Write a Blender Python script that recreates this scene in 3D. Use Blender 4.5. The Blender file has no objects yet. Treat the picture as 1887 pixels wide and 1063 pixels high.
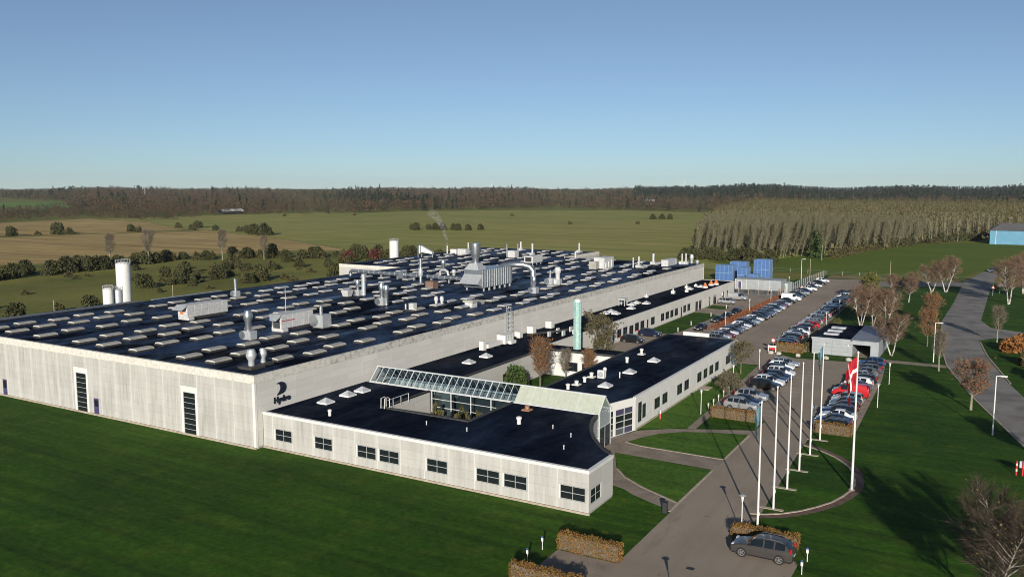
import bpy, math, random
import numpy as np
from mathutils import Vector
R = math.radians
random.seed(7)
S = bpy.context.scene
COL = S.collection
# ------------------------------------------------------------------ camera, sky, sun, exposure
CAM = Vector((0.0, 0.0, 29.4))
cd = bpy.data.cameras.new('camera'); cam = bpy.data.objects.new('camera', cd); COL.objects.link(cam)
cam.location = CAM; cam.rotation_euler = (R(90 - 6.77), 0, R(30.0845))
cd.sensor_width = 36.0; cd.lens = 36.0 * 1571.0 / 1887.0; cd.clip_start = 0.5; cd.clip_end = 20000
S.camera = cam
SUN_EL, SUN_AZ = R(16.3), R(155.8)          # azimuth clockwise from +Y
wd = bpy.data.worlds.new('World'); S.world = wd; wd.use_nodes = True
nt = wd.node_tree; bg = nt.nodes['Background']
sky = nt.nodes.new('ShaderNodeTexSky'); sky.sky_type = 'NISHITA'; sky.sun_disc = False
sky.sun_elevation = SUN_EL; sky.sun_rotation = SUN_AZ; sky.altitude = 30
sky.air_density = 0.75; sky.dust_density = 0.0; sky.ozone_density = 5.0
hs = nt.nodes.new('ShaderNodeHueSaturation'); hs.inputs['Saturation'].default_value = 0.78; nt.links.new(sky.outputs[0], hs.inputs['Color'])
mt = nt.nodes.new('ShaderNodeMix'); mt.data_type = 'RGBA'; mt.blend_type = 'MULTIPLY'; mt.inputs[0].default_value = 1.0; mt.inputs[7].default_value = (0.92, 0.99, 0.98, 1); nt.links.new(hs.outputs[0], mt.inputs[6])
nt.links.new(mt.outputs[2], bg.inputs[0]); bg.inputs[1].default_value = 0.070
sl = bpy.data.lights.new('sun', 'SUN'); so = bpy.data.objects.new('sun', sl); COL.objects.link(so)
sl.energy = 5.0; sl.angle = R(0.53); sl.color = (1.0, 0.93, 0.82)
tosun = Vector((math.sin(SUN_AZ) * math.cos(SUN_EL), math.cos(SUN_AZ) * math.cos(SUN_EL), math.sin(SUN_EL)))
so.rotation_euler = tosun.to_track_quat('Z', 'Y').to_euler(); so.location = (0, -50, 80)
vs = S.view_settings; vs.view_transform = 'Standard'; vs.look = 'None'; vs.exposure = 0.25; vs.gamma = 1.0
S.cycles.filter_width = 1.0
S.render.resolution_x = 1024; S.render.resolution_y = 576

# ------------------------------------------------------------------ helpers
def tag(o, label=None, cat=None, group=None, kind=None):
    if label: o['label'] = label
    if cat: o['category'] = cat
    if group: o['group'] = group
    if kind: o['kind'] = kind
    return o
def thing(name, label, cat, loc=(0, 0, 0), rz=0.0, group=None):
    o = bpy.data.objects.new(name, None); COL.objects.link(o); o.empty_display_size = 0.3
    o.location = loc; o.rotation_euler = (0, 0, rz)
    return tag(o, label, cat, group)
def link(name, me, parent=None, loc=None, rz=0.0):
    o = bpy.data.objects.new(name, me); COL.objects.link(o)
    if parent: o.parent = parent
    if loc: o.location = loc
    if rz: o.rotation_euler = (0, 0, rz)
    return o
def copy_tree(o, parent=None):
    c = o.copy(); COL.objects.link(c); c.parent = parent
    for ch in KIDS.get(o.name, o.children): copy_tree(ch, c)
    return c
KIDS = {}
ORD = ['first', 'second', 'third', 'fourth', 'fifth', 'sixth', 'seventh', 'eighth', 'ninth', 'tenth', 'eleventh', 'twelfth', 'thirteenth', 'fourteenth', 'fifteenth', 'sixteenth', 'seventeenth', 'eighteenth', 'nineteenth', 'twentieth', 'twenty-first', 'twenty-second', 'twenty-third', 'twenty-fourth', 'twenty-fifth', 'twenty-sixth', 'twenty-seventh', 'twenty-eighth', 'twenty-ninth', 'thirtieth', 'thirty-first', 'thirty-second', 'thirty-third', 'thirty-fourth', 'thirty-fifth', 'thirty-sixth', 'thirty-seventh', 'thirty-eighth', 'thirty-ninth', 'fortieth']
class MB:
    def __init__(s): s.v = []; s.f = []; s.m = []; s.mi = 0
    def mat(s, i): s.mi = i; return s
    def add(s, vs, fs):
        b = len(s.v); s.v += [tuple(p) for p in vs]
        s.f += [tuple(b + i for i in f) for f in fs]; s.m += [s.mi] * len(fs); return s
    def box(s, x0, x1, y0, y1, z0, z1):
        return s.add([(x0, y0, z0), (x1, y0, z0), (x1, y1, z0), (x0, y1, z0), (x0, y0, z1), (x1, y0, z1), (x1, y1, z1), (x0, y1, z1)],
                     [(3, 2, 1, 0), (4, 5, 6, 7), (0, 1, 5, 4), (1, 2, 6, 5), (2, 3, 7, 6), (3, 0, 4, 7)])
    def cbox(s, cx, cy, w, d, z0, z1): return s.box(cx - w / 2, cx + w / 2, cy - d / 2, cy + d / 2, z0, z1)
    def poly(s, pts, z): return s.add([(p[0], p[1], z) for p in pts], [tuple(range(len(pts)))])
    def prism(s, pts, z0, z1):
        n = len(pts)
        return s.add([(p[0], p[1], z0) for p in pts] + [(p[0], p[1], z1) for p in pts],
                     [tuple(range(n - 1, -1, -1)), tuple(range(n, 2 * n))] + [(i, (i + 1) % n, n + (i + 1) % n, n + i) for i in range(n)])
    def tube(s, p, q, r0, r1=None, n=8, caps=True):
        r1 = r0 if r1 is None else r1; p = Vector(p); q = Vector(q); d = (q - p)
        if d.length < 1e-6: return s
        d.normalize(); a = d.orthogonal().normalized(); b = d.cross(a); vs = []
        for c, r in ((p, r0), (q, r1)):
            for i in range(n):
                t = 2 * math.pi * i / n; vs.append(c + a * (r * math.cos(t)) + b * (r * math.sin(t)))
        fs = [(i, (i + 1) % n, n + (i + 1) % n, n + i) for i in range(n)]
        if caps: fs += [tuple(range(n - 1, -1, -1)), tuple(range(n, 2 * n))]
        return s.add(vs, fs)
    def path(s, pts, r, n=10):
        pts = [Vector(p) for p in pts]; vs = []; m = len(pts); a = None
        for k, p in enumerate(pts):
            d = (pts[min(k + 1, m - 1)] - pts[max(k - 1, 0)]).normalized()
            if a is None: a = d.orthogonal().normalized()
            a = (a - d * a.dot(d)).normalized(); b = d.cross(a); rr = r[k] if isinstance(r, (list, tuple)) else r
            for i in range(n):
                t = 2 * math.pi * i / n; vs.append(p + a * (rr * math.cos(t)) + b * (rr * math.sin(t)))
        fs = [(k * n + i, k * n + (i + 1) % n, (k + 1) * n + (i + 1) % n, (k + 1) * n + i) for k in range(m - 1) for i in range(n)]
        return s.add(vs, fs + [tuple(range(n - 1, -1, -1)), tuple(range((m - 1) * n, m * n))])
    def lathe(s, x, y, prof, n=14):
        vs = [(x + r * math.cos(2 * math.pi * i / n), y + r * math.sin(2 * math.pi * i / n), z) for r, z in prof for i in range(n)]
        m = len(prof)
        fs = [(k * n + i, k * n + (i + 1) % n, (k + 1) * n + (i + 1) % n, (k + 1) * n + i) for k in range(m - 1) for i in range(n)]
        return s.add(vs, fs + [tuple(range(n - 1, -1, -1)), tuple(range((m - 1) * n, m * n))])
    def mesh(s, name, mats, smooth=False, off=None):
        me = bpy.data.meshes.new(name)
        v = s.v if off is None else [(a - off[0], b - off[1], c - off[2]) for a, b, c in s.v]
        me.from_pydata(v, [], s.f)
        for m in (mats if isinstance(mats, (list, tuple)) else [mats]): me.materials.append(m)
        if any(s.m): me.polygons.foreach_set('material_index', s.m)
        if smooth:
            me.polygons.foreach_set('use_smooth', [True] * len(me.polygons)); me.set_sharp_from_angle(angle=R(38))
        me.update(); return me
    def obj(s, name, mats, parent=None, smooth=False):       # world-space verts, re-based to the parent's origin
        off = None
        if parent is not None:
            off = Vector((0, 0, 0)); p = parent
            while p is not None: off = off + p.location; p = p.parent
        return link(name, s.mesh(name, mats, smooth, off), parent)

# ------------------------------------------------------------------ materials
def M(name, col, rough=0.7, metal=0.0, spec=0.5, emit=None):
    m = bpy.data.materials.new(name); m.use_nodes = True; b = m.node_tree.nodes['Principled BSDF']
    b.inputs['Base Color'].default_value = (*col, 1); b.inputs['Roughness'].default_value = rough
    b.inputs['Metallic'].default_value = metal; b.inputs['Specular IOR Level'].default_value = spec
    return m
class NG:
    def __init__(s, m): s.t = m.node_tree; s.b = s.t.nodes['Principled BSDF']
    def n(s, typ, **kw):
        x = s.t.nodes.new(typ)
        for k, v in kw.items(): setattr(x, k, v)
        return x
    def l(s, a, b): s.t.links.new(a, b)
    def coord(s, kind='pos', scale=(1, 1, 1), rot=(0, 0, 0)):
        o = s.n('ShaderNodeNewGeometry').outputs['Position'] if kind == 'pos' else s.n('ShaderNodeTexCoord').outputs[kind]
        mp = s.n('ShaderNodeMapping'); mp.inputs['Scale'].default_value = scale; mp.inputs['Rotation'].default_value = rot; s.l(o, mp.inputs[0]); return mp.outputs[0]
    def noise(s, co, scale, detail=4, rough=0.55):
        x = s.n('ShaderNodeTexNoise'); x.inputs['Scale'].default_value = scale; x.inputs['Detail'].default_value = detail; x.inputs['Roughness'].default_value = rough
        s.l(co, x.inputs['Vector']); return x.outputs['Fac']
    def ramp(s, fac, stops):
        x = s.n('ShaderNodeValToRGB'); e = x.color_ramp.elements
        while len(e) < len(stops): e.new(0.5)
        for i, (p, c) in enumerate(stops):
            e[i].position = p; e[i].color = (*c, 1) if isinstance(c, (tuple, list)) else (c, c, c, 1)
        s.l(fac, x.inputs[0]); return x.outputs[0]
    def mix(s, fac, a, b, mode='MIX'):
        x = s.n('ShaderNodeMix', data_type='RGBA', blend_type=mode)
        for i, v in ((0, fac), (6, a), (7, b)):
            if hasattr(v, 'is_output'): s.l(v, x.inputs[i])
            else: x.inputs[i].default_value = v if i == 0 else ((*v, 1) if len(v) == 3 else v)
        return x.outputs[2]
    def math(s, op, a, b=0.0):
        x = s.n('ShaderNodeMath', operation=op)
        for i, v in ((0, a), (1, b)):
            if hasattr(v, 'is_output'): s.l(v, x.inputs[i])
            else: x.inputs[i].default_value = v
        return x.outputs[0]
    def bump(s, h, strength, dist=0.05):
        x = s.n('ShaderNodeBump'); x.inputs['Strength'].default_value = strength; x.inputs['Distance'].default_value = dist
        s.l(h, x.inputs['Height']); s.l(x.outputs[0], s.b.inputs['Normal'])
    def col(s, c): s.l(c, s.b.inputs['Base Color'])
    def rgh(s, c): s.l(c, s.b.inputs['Roughness'])
def m_noise(name, c1, c2, scale, rough=0.8, c3=None, scale2=None, bump=0.0, bscale=20, spec=0.3, st=(1, 1, 1), metal=0.0, lo=0.35, hi=0.65):
    m = M(name, c1, rough, metal, spec); g = NG(m); co = g.coord('pos', st)
    c = g.ramp(g.noise(co, scale, 5), [(lo, c1), (hi, c2)])
    if c3: c = g.mix(g.ramp(g.noise(co, scale2, 4), [(0.45, 0.0), (0.7, 1.0)]), c, c3)
    g.col(c)
    if bump: g.bump(g.noise(co, bscale, 3), bump)
    return m
def m_concrete(name, base, grey, streak=True, band=0.0):
    m = M(name, base, 0.85, 0, 0.2); g = NG(m)
    co = g.coord('pos', (2.6, 2.6, 0.22)); gen = g.n('ShaderNodeTexCoord').outputs['Generated']
    sx = g.n('ShaderNodeSeparateXYZ'); g.l(gen, sx.inputs[0])
    e = g.math('MULTIPLY', g.math('ABSOLUTE', g.math('SUBTRACT', sx.outputs[0], 0.5)), 2.0)
    inner = g.ramp(e, [(0.62, 1.0), (0.97, 0.12)])
    d = g.math('MULTIPLY', g.ramp(g.noise(co, 1.0, 6, 0.6), [(0.38, 0.1), (0.68, 1.0)]), inner)
    d2 = g.math('MULTIPLY', d, g.ramp(g.noise(g.coord('pos', (1, 1, 1)), 0.23, 3), [(0.3, 0.35), (0.65, 1.0)]))
    oi = g.n('ShaderNodeObjectInfo').outputs['Random']
    tint = g.mix(g.ramp(oi, [(0, 0.0), (1, 1.0)]), base, tuple(c * 0.9 for c in base))
    c = g.mix(d2, tint, grey)
    g.col(c); g.bump(g.noise(g.coord('pos'), 9, 4), 0.15, 0.02); return m
def m_roof(name, seam=1.0, wet=1.0, hi=1.0):
    m = M(name, (0.012, 0.013, 0.016), 0.4, 0, 0.5); g = NG(m)
    p = g.coord('pos', (1, 1, 1)); ps = g.coord('pos', (0.5, 0.14, 1), (0, 0, R(14)))
    big = g.noise(ps, 0.55, 7, 0.62); fine = g.noise(p, 1.8, 5)
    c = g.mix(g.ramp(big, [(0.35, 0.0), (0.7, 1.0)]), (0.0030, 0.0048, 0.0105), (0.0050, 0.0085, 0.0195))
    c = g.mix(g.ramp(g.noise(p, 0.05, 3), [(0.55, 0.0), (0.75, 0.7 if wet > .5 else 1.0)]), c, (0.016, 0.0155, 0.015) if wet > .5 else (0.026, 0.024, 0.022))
    c = g.mix(g.ramp(g.noise(g.coord('pos', (0.42, 0.16, 1), (0, 0, R(20))), 0.42, 7, 0.65), [(0.44, 0.0), (0.62, min(1.0, hi * .6))]), c, (0.019, 0.040, 0.098))  # blue sky sheen of the wet patches, painted into the base colour
    br = g.n('ShaderNodeTexBrick'); br.inputs['Scale'].default_value = 1.0; br.inputs['Mortar Size'].default_value = 0.02
    br.inputs['Brick Width'].default_value = 6.0; br.inputs['Row Height'].default_value = 1.0; g.l(p, br.inputs[0])
    br.inputs['Color1'].default_value = (0, 0, 0, 1); br.inputs['Color2'].default_value = (0.25, 0.25, 0.25, 1); br.inputs['Mortar'].default_value = (1, 1, 1, 1)
    bw = g.n('ShaderNodeRGBToBW'); g.l(br.outputs[0], bw.inputs[0])
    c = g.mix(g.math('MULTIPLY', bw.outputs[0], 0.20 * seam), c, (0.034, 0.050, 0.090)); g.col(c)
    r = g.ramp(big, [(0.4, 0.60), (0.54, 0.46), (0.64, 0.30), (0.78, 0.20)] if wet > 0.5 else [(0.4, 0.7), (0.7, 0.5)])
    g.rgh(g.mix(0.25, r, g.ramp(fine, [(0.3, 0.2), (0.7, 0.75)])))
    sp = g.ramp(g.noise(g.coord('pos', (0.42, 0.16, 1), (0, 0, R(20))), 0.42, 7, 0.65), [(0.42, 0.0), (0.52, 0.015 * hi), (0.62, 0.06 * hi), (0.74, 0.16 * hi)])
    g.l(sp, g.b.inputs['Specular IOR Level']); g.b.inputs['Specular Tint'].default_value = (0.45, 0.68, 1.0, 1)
    g.bump(g.noise(p, 0.7, 6), 0.12, 0.25)
    return m
def m_grass(name, a, b, c3, sc=0.12, stripe=0.0, rot=0.0, ss=0.55):
    m = M(name, a, 0.9, 0, 0.12); g = NG(m); p = g.coord('pos')
    c = g.ramp(g.noise(p, sc, 6, 0.65), [(0.32, a), (0.68, b)])
    c = g.mix(g.ramp(g.noise(p, sc * 7, 5), [(0.5, 0.0), (0.78, 0.75)]), c, c3)
    c = g.mix(0.75, c, g.ramp(g.noise(p, 1.6, 6, 0.75), [(0.28, 0.42), (0.72, 1.6)]), 'MULTIPLY')
    if stripe:
        q = g.coord('pos', (0.05, 1, 1), (0, 0, rot)); c = g.mix(stripe, c, g.ramp(g.noise(q, ss, 5, 0.65), [(0.3, 0.5), (0.7, 1.4)]), 'MULTIPLY')
    g.col(c); g.bump(g.noise(p, 6, 5, 0.7), 0.5, 0.08); return m
def m_vcol(name, rough=0.9):
    m = M(name, (0.1, 0.1, 0.1), rough, 0, 0.1); g = NG(m); a = g.n('ShaderNodeVertexColor', layer_name='Col'); g.col(a.outputs[0]); return m
def m_leaf(name, a, b, a2=None, rough=0.7):
    m = M(name, a, rough, 0, 0.2); g = NG(m)
    c = g.ramp(g.noise(g.coord('pos'), 1.3, 4), [(0.3, a), (0.7, b)])
    if a2: c = g.mix(g.ramp(g.noise(g.coord('pos'), 5.0, 3), [(0.45, 0.0), (0.65, 1.0)]), c, a2)
    g.col(c); return m
def m_glass(name, tint=(0.6, 0.68, 0.7), alpha=0.55, rough=0.02):
    m = bpy.data.materials.new(name); m.use_nodes = True; t = m.node_tree; t.nodes.clear()
    o = t.nodes.new('ShaderNodeOutputMaterial'); mx = t.nodes.new('ShaderNodeMixShader'); tr = t.nodes.new('ShaderNodeBsdfTransparent')
    gl = t.nodes.new('ShaderNodeBsdfGlossy'); gl.inputs['Roughness'].default_value = rough; tr.inputs[0].default_value = (*tint, 1)
    fr = t.nodes.new('ShaderNodeLayerWeight'); fr.inputs[0].default_value = 0.5; pw = t.nodes.new('ShaderNodeMath'); pw.operation = 'POWER'; pw.inputs[1].default_value = 4.0; ad = t.nodes.new('ShaderNodeMath'); ad.operation = 'MULTIPLY_ADD'
    ad.inputs[1].default_value = 0.8; ad.inputs[2].default_value = 0.06
    t.links.new(fr.outputs['Facing'], pw.inputs[0]); t.links.new(pw.outputs[0], ad.inputs[0]); t.links.new(ad.outputs[0], mx.inputs[0]); t.links.new(tr.outputs[0], mx.inputs[1]); t.links.new(gl.outputs[0], mx.inputs[2]); t.links.new(mx.outputs[0], o.inputs[0])
    return m
mCON = m_concrete('concrete_panel', (0.475, 0.465, 0.432), (0.30, 0.295, 0.275))
mCONR = m_concrete('concrete_panel_grey', (0.62, 0.60, 0.555), (0.42, 0.41, 0.385))
mWALL = m_noise('wall_core', (0.30, 0.295, 0.275), (0.36, 0.35, 0.33), 1.5)
mCOPE = m_noise('coping_cream', (0.58, 0.555, 0.49), (0.64, 0.61, 0.55), 0.8, c3=(0.46, 0.44, 0.40), scale2=2.2)
mCOPED = m_noise('coping_weathered', (0.52, 0.50, 0.45), (0.58, 0.56, 0.51), 0.8, c3=(0.27, 0.25, 0.225), scale2=1.6, lo=0.4)
mWHITE = m_noise('white_paint', (0.62, 0.61, 0.58), (0.68, 0.67, 0.64), 1.2, rough=0.5)
mPLINTH = m_noise('plinth', (0.30, 0.25, 0.19), (0.42, 0.36, 0.29), 2.0)
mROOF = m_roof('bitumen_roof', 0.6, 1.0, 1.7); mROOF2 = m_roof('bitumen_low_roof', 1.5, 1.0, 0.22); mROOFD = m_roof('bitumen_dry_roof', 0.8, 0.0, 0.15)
mUP = m_noise('roof_upstand', (0.035, 0.034, 0.033), (0.06, 0.058, 0.055), 2.0, rough=0.6)
mPANE = M('dark_window_glass', (0.012, 0.016, 0.018), 0.06, 0, 0.5)
mPANEP = M('purple_spandrel', (0.055, 0.05, 0.095), 0.25, 0, 0.5)
mFRAME = M('window_frame_grey', (0.34, 0.35, 0.35), 0.45)
mFRAMED = M('window_frame_dark', (0.03, 0.035, 0.05), 0.4)
mDOORP = m_noise('violet_door', (0.055, 0.045, 0.11), (0.07, 0.06, 0.14), 2.0, rough=0.45)
mGLASS = m_glass('roof_glass', (0.78, 0.84, 0.86)); mGLASSW = m_glass('wall_glass', (0.5, 0.56, 0.58))
mALU = m_noise('aluminium', (0.60, 0.62, 0.62), (0.68, 0.70, 0.70), 2.0, rough=0.45, metal=0.3)
mBLIND = m_noise('roller_blind', (0.40, 0.43, 0.34), (0.46, 0.49, 0.40), 1.5, rough=0.8)
mGALV = m_noise('galvanised_steel', (0.38, 0.41, 0.44), (0.52, 0.55, 0.57), 3.0, rough=0.36, metal=0.85)
mGALVD = m_noise('dull_galvanised', (0.40, 0.42, 0.43), (0.52, 0.54, 0.55), 3.0, rough=0.55, metal=0.4)
mAHU = m_noise('weathered_cladding', (0.48, 0.48, 0.475), (0.57, 0.57, 0.565), 1.8, rough=0.6, c3=(0.42, 0.415, 0.41), scale2=2.6)
mRUST = m_noise('rust_orange', (0.45, 0.13, 0.04), (0.55, 0.22, 0.10), 3.0)
mDOME = m_noise('skylight_dome', (0.36, 0.345, 0.305), (0.43, 0.415, 0.365), 1.1, rough=0.5, c3=(0.28, 0.27, 0.24), scale2=0.5)
mDOMEW = m_noise('skylight_dome_clear', (0.40, 0.415, 0.44), (0.50, 0.515, 0.54), 1.1, rough=0.4, c3=(0.30, 0.31, 0.33), scale2=0.5)
mCURB = M('skylight_end_white', (0.74, 0.73, 0.69), 0.6)
mTEAL = m_noise('verdigris_copper', (0.22, 0.40, 0.365), (0.29, 0.46, 0.425), 1.3, rough=0.6, c3=(0.42, 0.53, 0.49), scale2=2.5)
mBROWN = m_noise('brown_brick_unit', (0.16, 0.10, 0.08), (0.22, 0.14, 0.11), 3.0)
mNAVY = M('sign_navy', (0.008, 0.011, 0.028), 0.5)
mASPH = M('asphalt', (0.1, 0.1, 0.1), 0.9, 0, 0.1)
g = NG(mASPH); p = g.coord('pos')
c = g.ramp(g.noise(p, 0.09, 6, 0.6), [(0.3, (0.25, 0.206, 0.162)), (0.7, (0.33, 0.273, 0.215))])
c = g.mix(g.ramp(g.noise(g.coord('pos', (1, 0.25, 1)), 0.35, 5), [(0.62, 0.0), (0.75, 0.6)]), c, (0.15, 0.132, 0.113))
c = g.mix(g.ramp(g.noise(g.coord('pos', (1, 1, 1)), 0.9, 4), [(0.66, 0.0), (0.74, 0.55)]), c, (0.12, 0.105, 0.09)); c = g.mix(g.ramp(g.noise(g.coord('pos', (1.2, 0.05, 1)), 0.7, 4), [(0.5, 0.0), (0.75, 0.4)]), c, (0.20, 0.17, 0.14))
c = g.mix(0.5, c, g.ramp(g.noise(p, 14, 3, 0.7), [(0.2, 0.5), (0.8, 1.45)]), 'MULTIPLY'); g.col(c); g.bump(g.noise(p, 25, 3), 0.2, 0.02)
mROAD = m_noise('road_asphalt', (0.18, 0.168, 0.152), (0.24, 0.225, 0.205), 0.12, rough=0.85, c3=(0.12, 0.114, 0.106), scale2=0.25, bump=0.15)
mPAVE = M('block_paving', (0.2, 0.17, 0.15), 0.9, 0, 0.2)
g = NG(mPAVE); p = g.coord('pos'); br = g.n('ShaderNodeTexBrick'); g.l(p, br.inputs[0]); br.inputs['Scale'].default_value = 4.0
br.inputs['Color1'].default_value = (0.26, 0.21, 0.165, 1); br.inputs['Color2'].default_value = (0.33, 0.275, 0.22, 1); br.inputs['Mortar'].default_value = (0.16, 0.13, 0.105, 1); br.inputs['Mortar Size'].default_value = 0.03
g.col(g.mix(0.6, br.outputs[0], g.ramp(g.noise(p, 0.5, 5), [(0.3, 0.6), (0.7, 1.3)]), 'MULTIPLY'))
mKERB = m_noise('kerb_stone', (0.32, 0.265, 0.205), (0.42, 0.36, 0.285), 1.5)
mBRICKP = m_noise('red_paving', (0.105, 0.06, 0.045), (0.16, 0.10, 0.075), 1.5)
mPAINT = m_noise('road_paint', (0.36, 0.34, 0.31), (0.48, 0.46, 0.43), 2.0)
mLAWN = m_grass('lawn', (0.016, 0.052, 0.003), (0.036, 0.088, 0.005), (0.064, 0.102, 0.011), 0.05, 0.8, R(22)); mLAWN2 = m_grass('lush_lawn', (0.046, 0.108, 0.011), (0.066, 0.136, 0.016), (0.095, 0.135, 0.028), 0.2, 0.5, R(75))
mROUGH = m_grass('rough_grass', (0.095, 0.110, 0.022), (0.20, 0.195, 0.045), (0.22, 0.155, 0.058), 0.03)
mMEAD = m_grass('meadow', (0.19, 0.22, 0.048), (0.30, 0.268, 0.080), (0.38, 0.29, 0.105), 0.006, 0.5, R(-30), .12)
mPAST = m_grass('pasture', (0.078, 0.120, 0.012), (0.105, 0.148, 0.017), (0.13, 0.135, 0.028), 0.03, 0.3, R(-30))
mSTUB = m_grass('stubble', (0.32, 0.22, 0.085), (0.42, 0.305, 0.125), (0.21, 0.19, 0.055), 0.010, 0.9, R(-52), .16)
mFIELD = m_grass('winter_crop', (0.10, 0.19, 0.035), (0.14, 0.235, 0.045), (0.16, 0.22, 0.06), 0.02, 0.3, R(-30))
mSOIL = m_noise('bare_earth', (0.09, 0.06, 0.04), (0.14, 0.095, 0.06), 0.8)
mVEG = m_vcol('foliage_mixed'); mBARKW = m_noise('birch_bark', (0.42, 0.40, 0.36), (0.58, 0.55, 0.50), 4.0, c3=(0.12, 0.10, 0.085), scale2=2.0)
mBARK = m_noise('bark', (0.10, 0.085, 0.065), (0.17, 0.145, 0.11), 4.0); mBARKP = m_noise('poplar_bark', (0.20, 0.185, 0.125), (0.28, 0.26, 0.18), 2.0)
mTWIGR = m_leaf('birch_twigs', (0.135, 0.088, 0.058), (0.19, 0.125, 0.082)); mTWIGD = m_leaf('dark_twigs', (0.045, 0.035, 0.026), (0.075, 0.055, 0.040)); mTWIG = m_leaf('grey_twigs', (0.13, 0.105, 0.08), (0.18, 0.15, 0.11))
mLOR = m_leaf('orange_leaves', (0.21, 0.085, 0.022), (0.32, 0.14, 0.035), (0.14, 0.06, 0.025)); mLGR = m_leaf('green_leaves', (0.030, 0.055, 0.015), (0.055, 0.085, 0.022))
mLYG = m_leaf('yellow_green_leaves', (0.10, 0.115, 0.02), (0.17, 0.16, 0.03), (0.05, 0.07, 0.015)); mLPOP = m_leaf('poplar_leaves', (0.075, 0.070, 0.026), (0.118, 0.104, 0.042), (0.050, 0.056, 0.020))
mLRED = m_leaf('rust_leaves', (0.16, 0.055, 0.03), (0.24, 0.10, 0.045)); mLHED = m_leaf('beech_hedge_leaves', (0.19, 0.085, 0.024), (0.265, 0.135, 0.038), (0.125, 0.105, 0.026)); mLOLV = m_leaf('olive_leaves', (0.050, 0.052, 0.018), (0.085, 0.080, 0.030), (0.095, 0.070, 0.030)); mLSCR = m_leaf('scrub_leaves', (0.030, 0.042, 0.014), (0.060, 0.066, 0.022), (0.075, 0.060, 0.025))

# ------------------------------------------------------------------ terrain, roads, lawns
def sheet(name, pts, z, mat, kind='structure'): return tag(MB().poly(pts, z).obj(name, mat), kind=kind)
sheet('ground', [(-7000, -2000), (4000, -2000), (4000, 9000), (-7000, 9000)], 0.0, mROUGH)
sheet('stubble_field', [(-380, 60), (-331, 182), (-313, 204), (-306, 235), (-300, 285), (-263, 306), (-360, 357), (-472, 399), (-493, 340), (-511, 282), (-560, 100)], 0.03, mSTUB)
sheet('stubble_field', [(-522, 288), (-499, 344), (-497, 402), (-623, 468), (-749, 495), (-720, 399), (-800, 200), (-570, 110)], 0.03, mSTUB)
def drape(name, pts, mat):
    hz_ = lambda x, y: 15 * (lambda t: t * t * (3 - 2 * t))(min(1, max(0, (math.hypot(x, y) - 1250) / 2300)))
    n = len(pts); cx_ = sum(p[0] for p in pts) / n; cy_ = sum(p[1] for p in pts) / n; V_ = [(x, y, hz_(x, y) + .5) for x, y in pts] + [(cx_, cy_, max(hz_(cx_, cy_) + .6, .6))]
    tag(MB().add(V_, [(i, (i + 1) % n, n) for i in range(n)]).obj(name, mat), kind='structure')
drape('green_field', [(-915, 507), (-1161, 748), (-1544, 968), (-1535, 853), (-1800, 600), (-1100, 300)], mFIELD)
drape('green_field', [(-390, 1200), (-250, 1180), (-200, 1290), (-420, 1330)], mFIELD)
sheet('meadow', [(-725, 560), (-720, 684), (-570, 925), (-420, 1010), (-200, 920), (-100, 600), (-60, 380), (-74, 303), (-106, 303), (-150, 300), (-263, 308), (-360, 359), (-472, 401), (-497, 404), (-623, 470), (-738, 502)], 0.03, mMEAD)
sheet('pasture', [(-104, 335), (-84, 342), (-76, 380), (-62, 372), (-54, 430), (-37, 492), (-7, 524), (60, 530), (90, 420), (20, 350), (-8, 341), (-12, 306), (-39, 305), (-50, 302), (-76, 303)], 0.05, mPAST)
sheet('lawn', [(-139, 10), (60, 10), (60, 186), (20, 300), (-139, 300)], 0.010, mLAWN)
sheet('scrub_ground', [(-137, 230.5), (-72, 230.5), (-66, 250), (-52, 300), (-115, 306), (-137, 300)], 0.016, mROUGH)
sheet('driveway', [(-25.0, 30), (-12.6, 30), (-12.6, 66.4), (-13.4, 68.2), (-18.4, 68.2), (-18.4, 71.0), (-17.7, 74.4), (-18.6, 96.0), (-18.8, 106.3), (-25.0, 106.3)], 0.020, mASPH)
sheet('near_car_park', [(-31.7, 107.0), (-25.0, 107.0), (-25.0, 106.3), (-18.8, 106.3), (-14.3, 106.6), (-15.2, 140), (-16.3, 154.2), (-20.9, 151.5), (-30.6, 150.2), (-32.9, 152.0), (-33.2, 141), (-32.6, 125)], 0.024, mASPH)
sheet('far_car_park', [(-63.0, 141.0), (-38.0, 141.0), (-33.2, 141.2), (-33.4, 152.2), (-34.9, 154.5), (-31.2, 157.5), (-32.4, 195), (-34.2, 260), (-38.5, 290), (-50.0, 288), (-51.5, 234), (-63.0, 233)], 0.028, mASPH)
sheet('courtyard_lawn', [(-61.9, 88.8), (-49.9, 88.8), (-49.9, 117.1), (-61.9, 117.1)], 0.014, mLAWN)
sheet('courtyard_gravel', [(-61.1, 76.1), (-49.6, 76.1), (-49.6, 85.2), (-61.1, 85.2)], 0.014, mSOIL)
roadL = [(-4, 350), (-6.5, 335), (-10.6, 301), (-10.6, 245), (-11.2, 208), (-9.8, 180), (-7.2, 156), (-2.7, 134), (1.4, 118), (3.8, 108.7), (11, 80), (20, 50)]
roadR = [(32, 50), (20, 85), (9, 120), (3.6, 137.5), (1.7, 146.5), (-1.8, 169), (-3.3, 185), (-1.0, 190), (4.2, 190.8), (30, 187), (30, 197), (4.3, 200.5), (-1.6, 204), (-3.7, 214), (-3.1, 276), (-1.8, 321), (0.5, 334), (9, 350), (40, 372), (40, 382), (6, 362)]
sheet('road', roadL[::-1] + roadR[::-1] if False else roadR + roadL, 0.020, mROAD)
sheet('lot_link_road', [(-38.6, 290), (-34.9, 270), (-22, 279), (-10.7, 285.5), (-10.6, 297.4), (-23, 291)], 0.024, mROAD)
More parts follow.
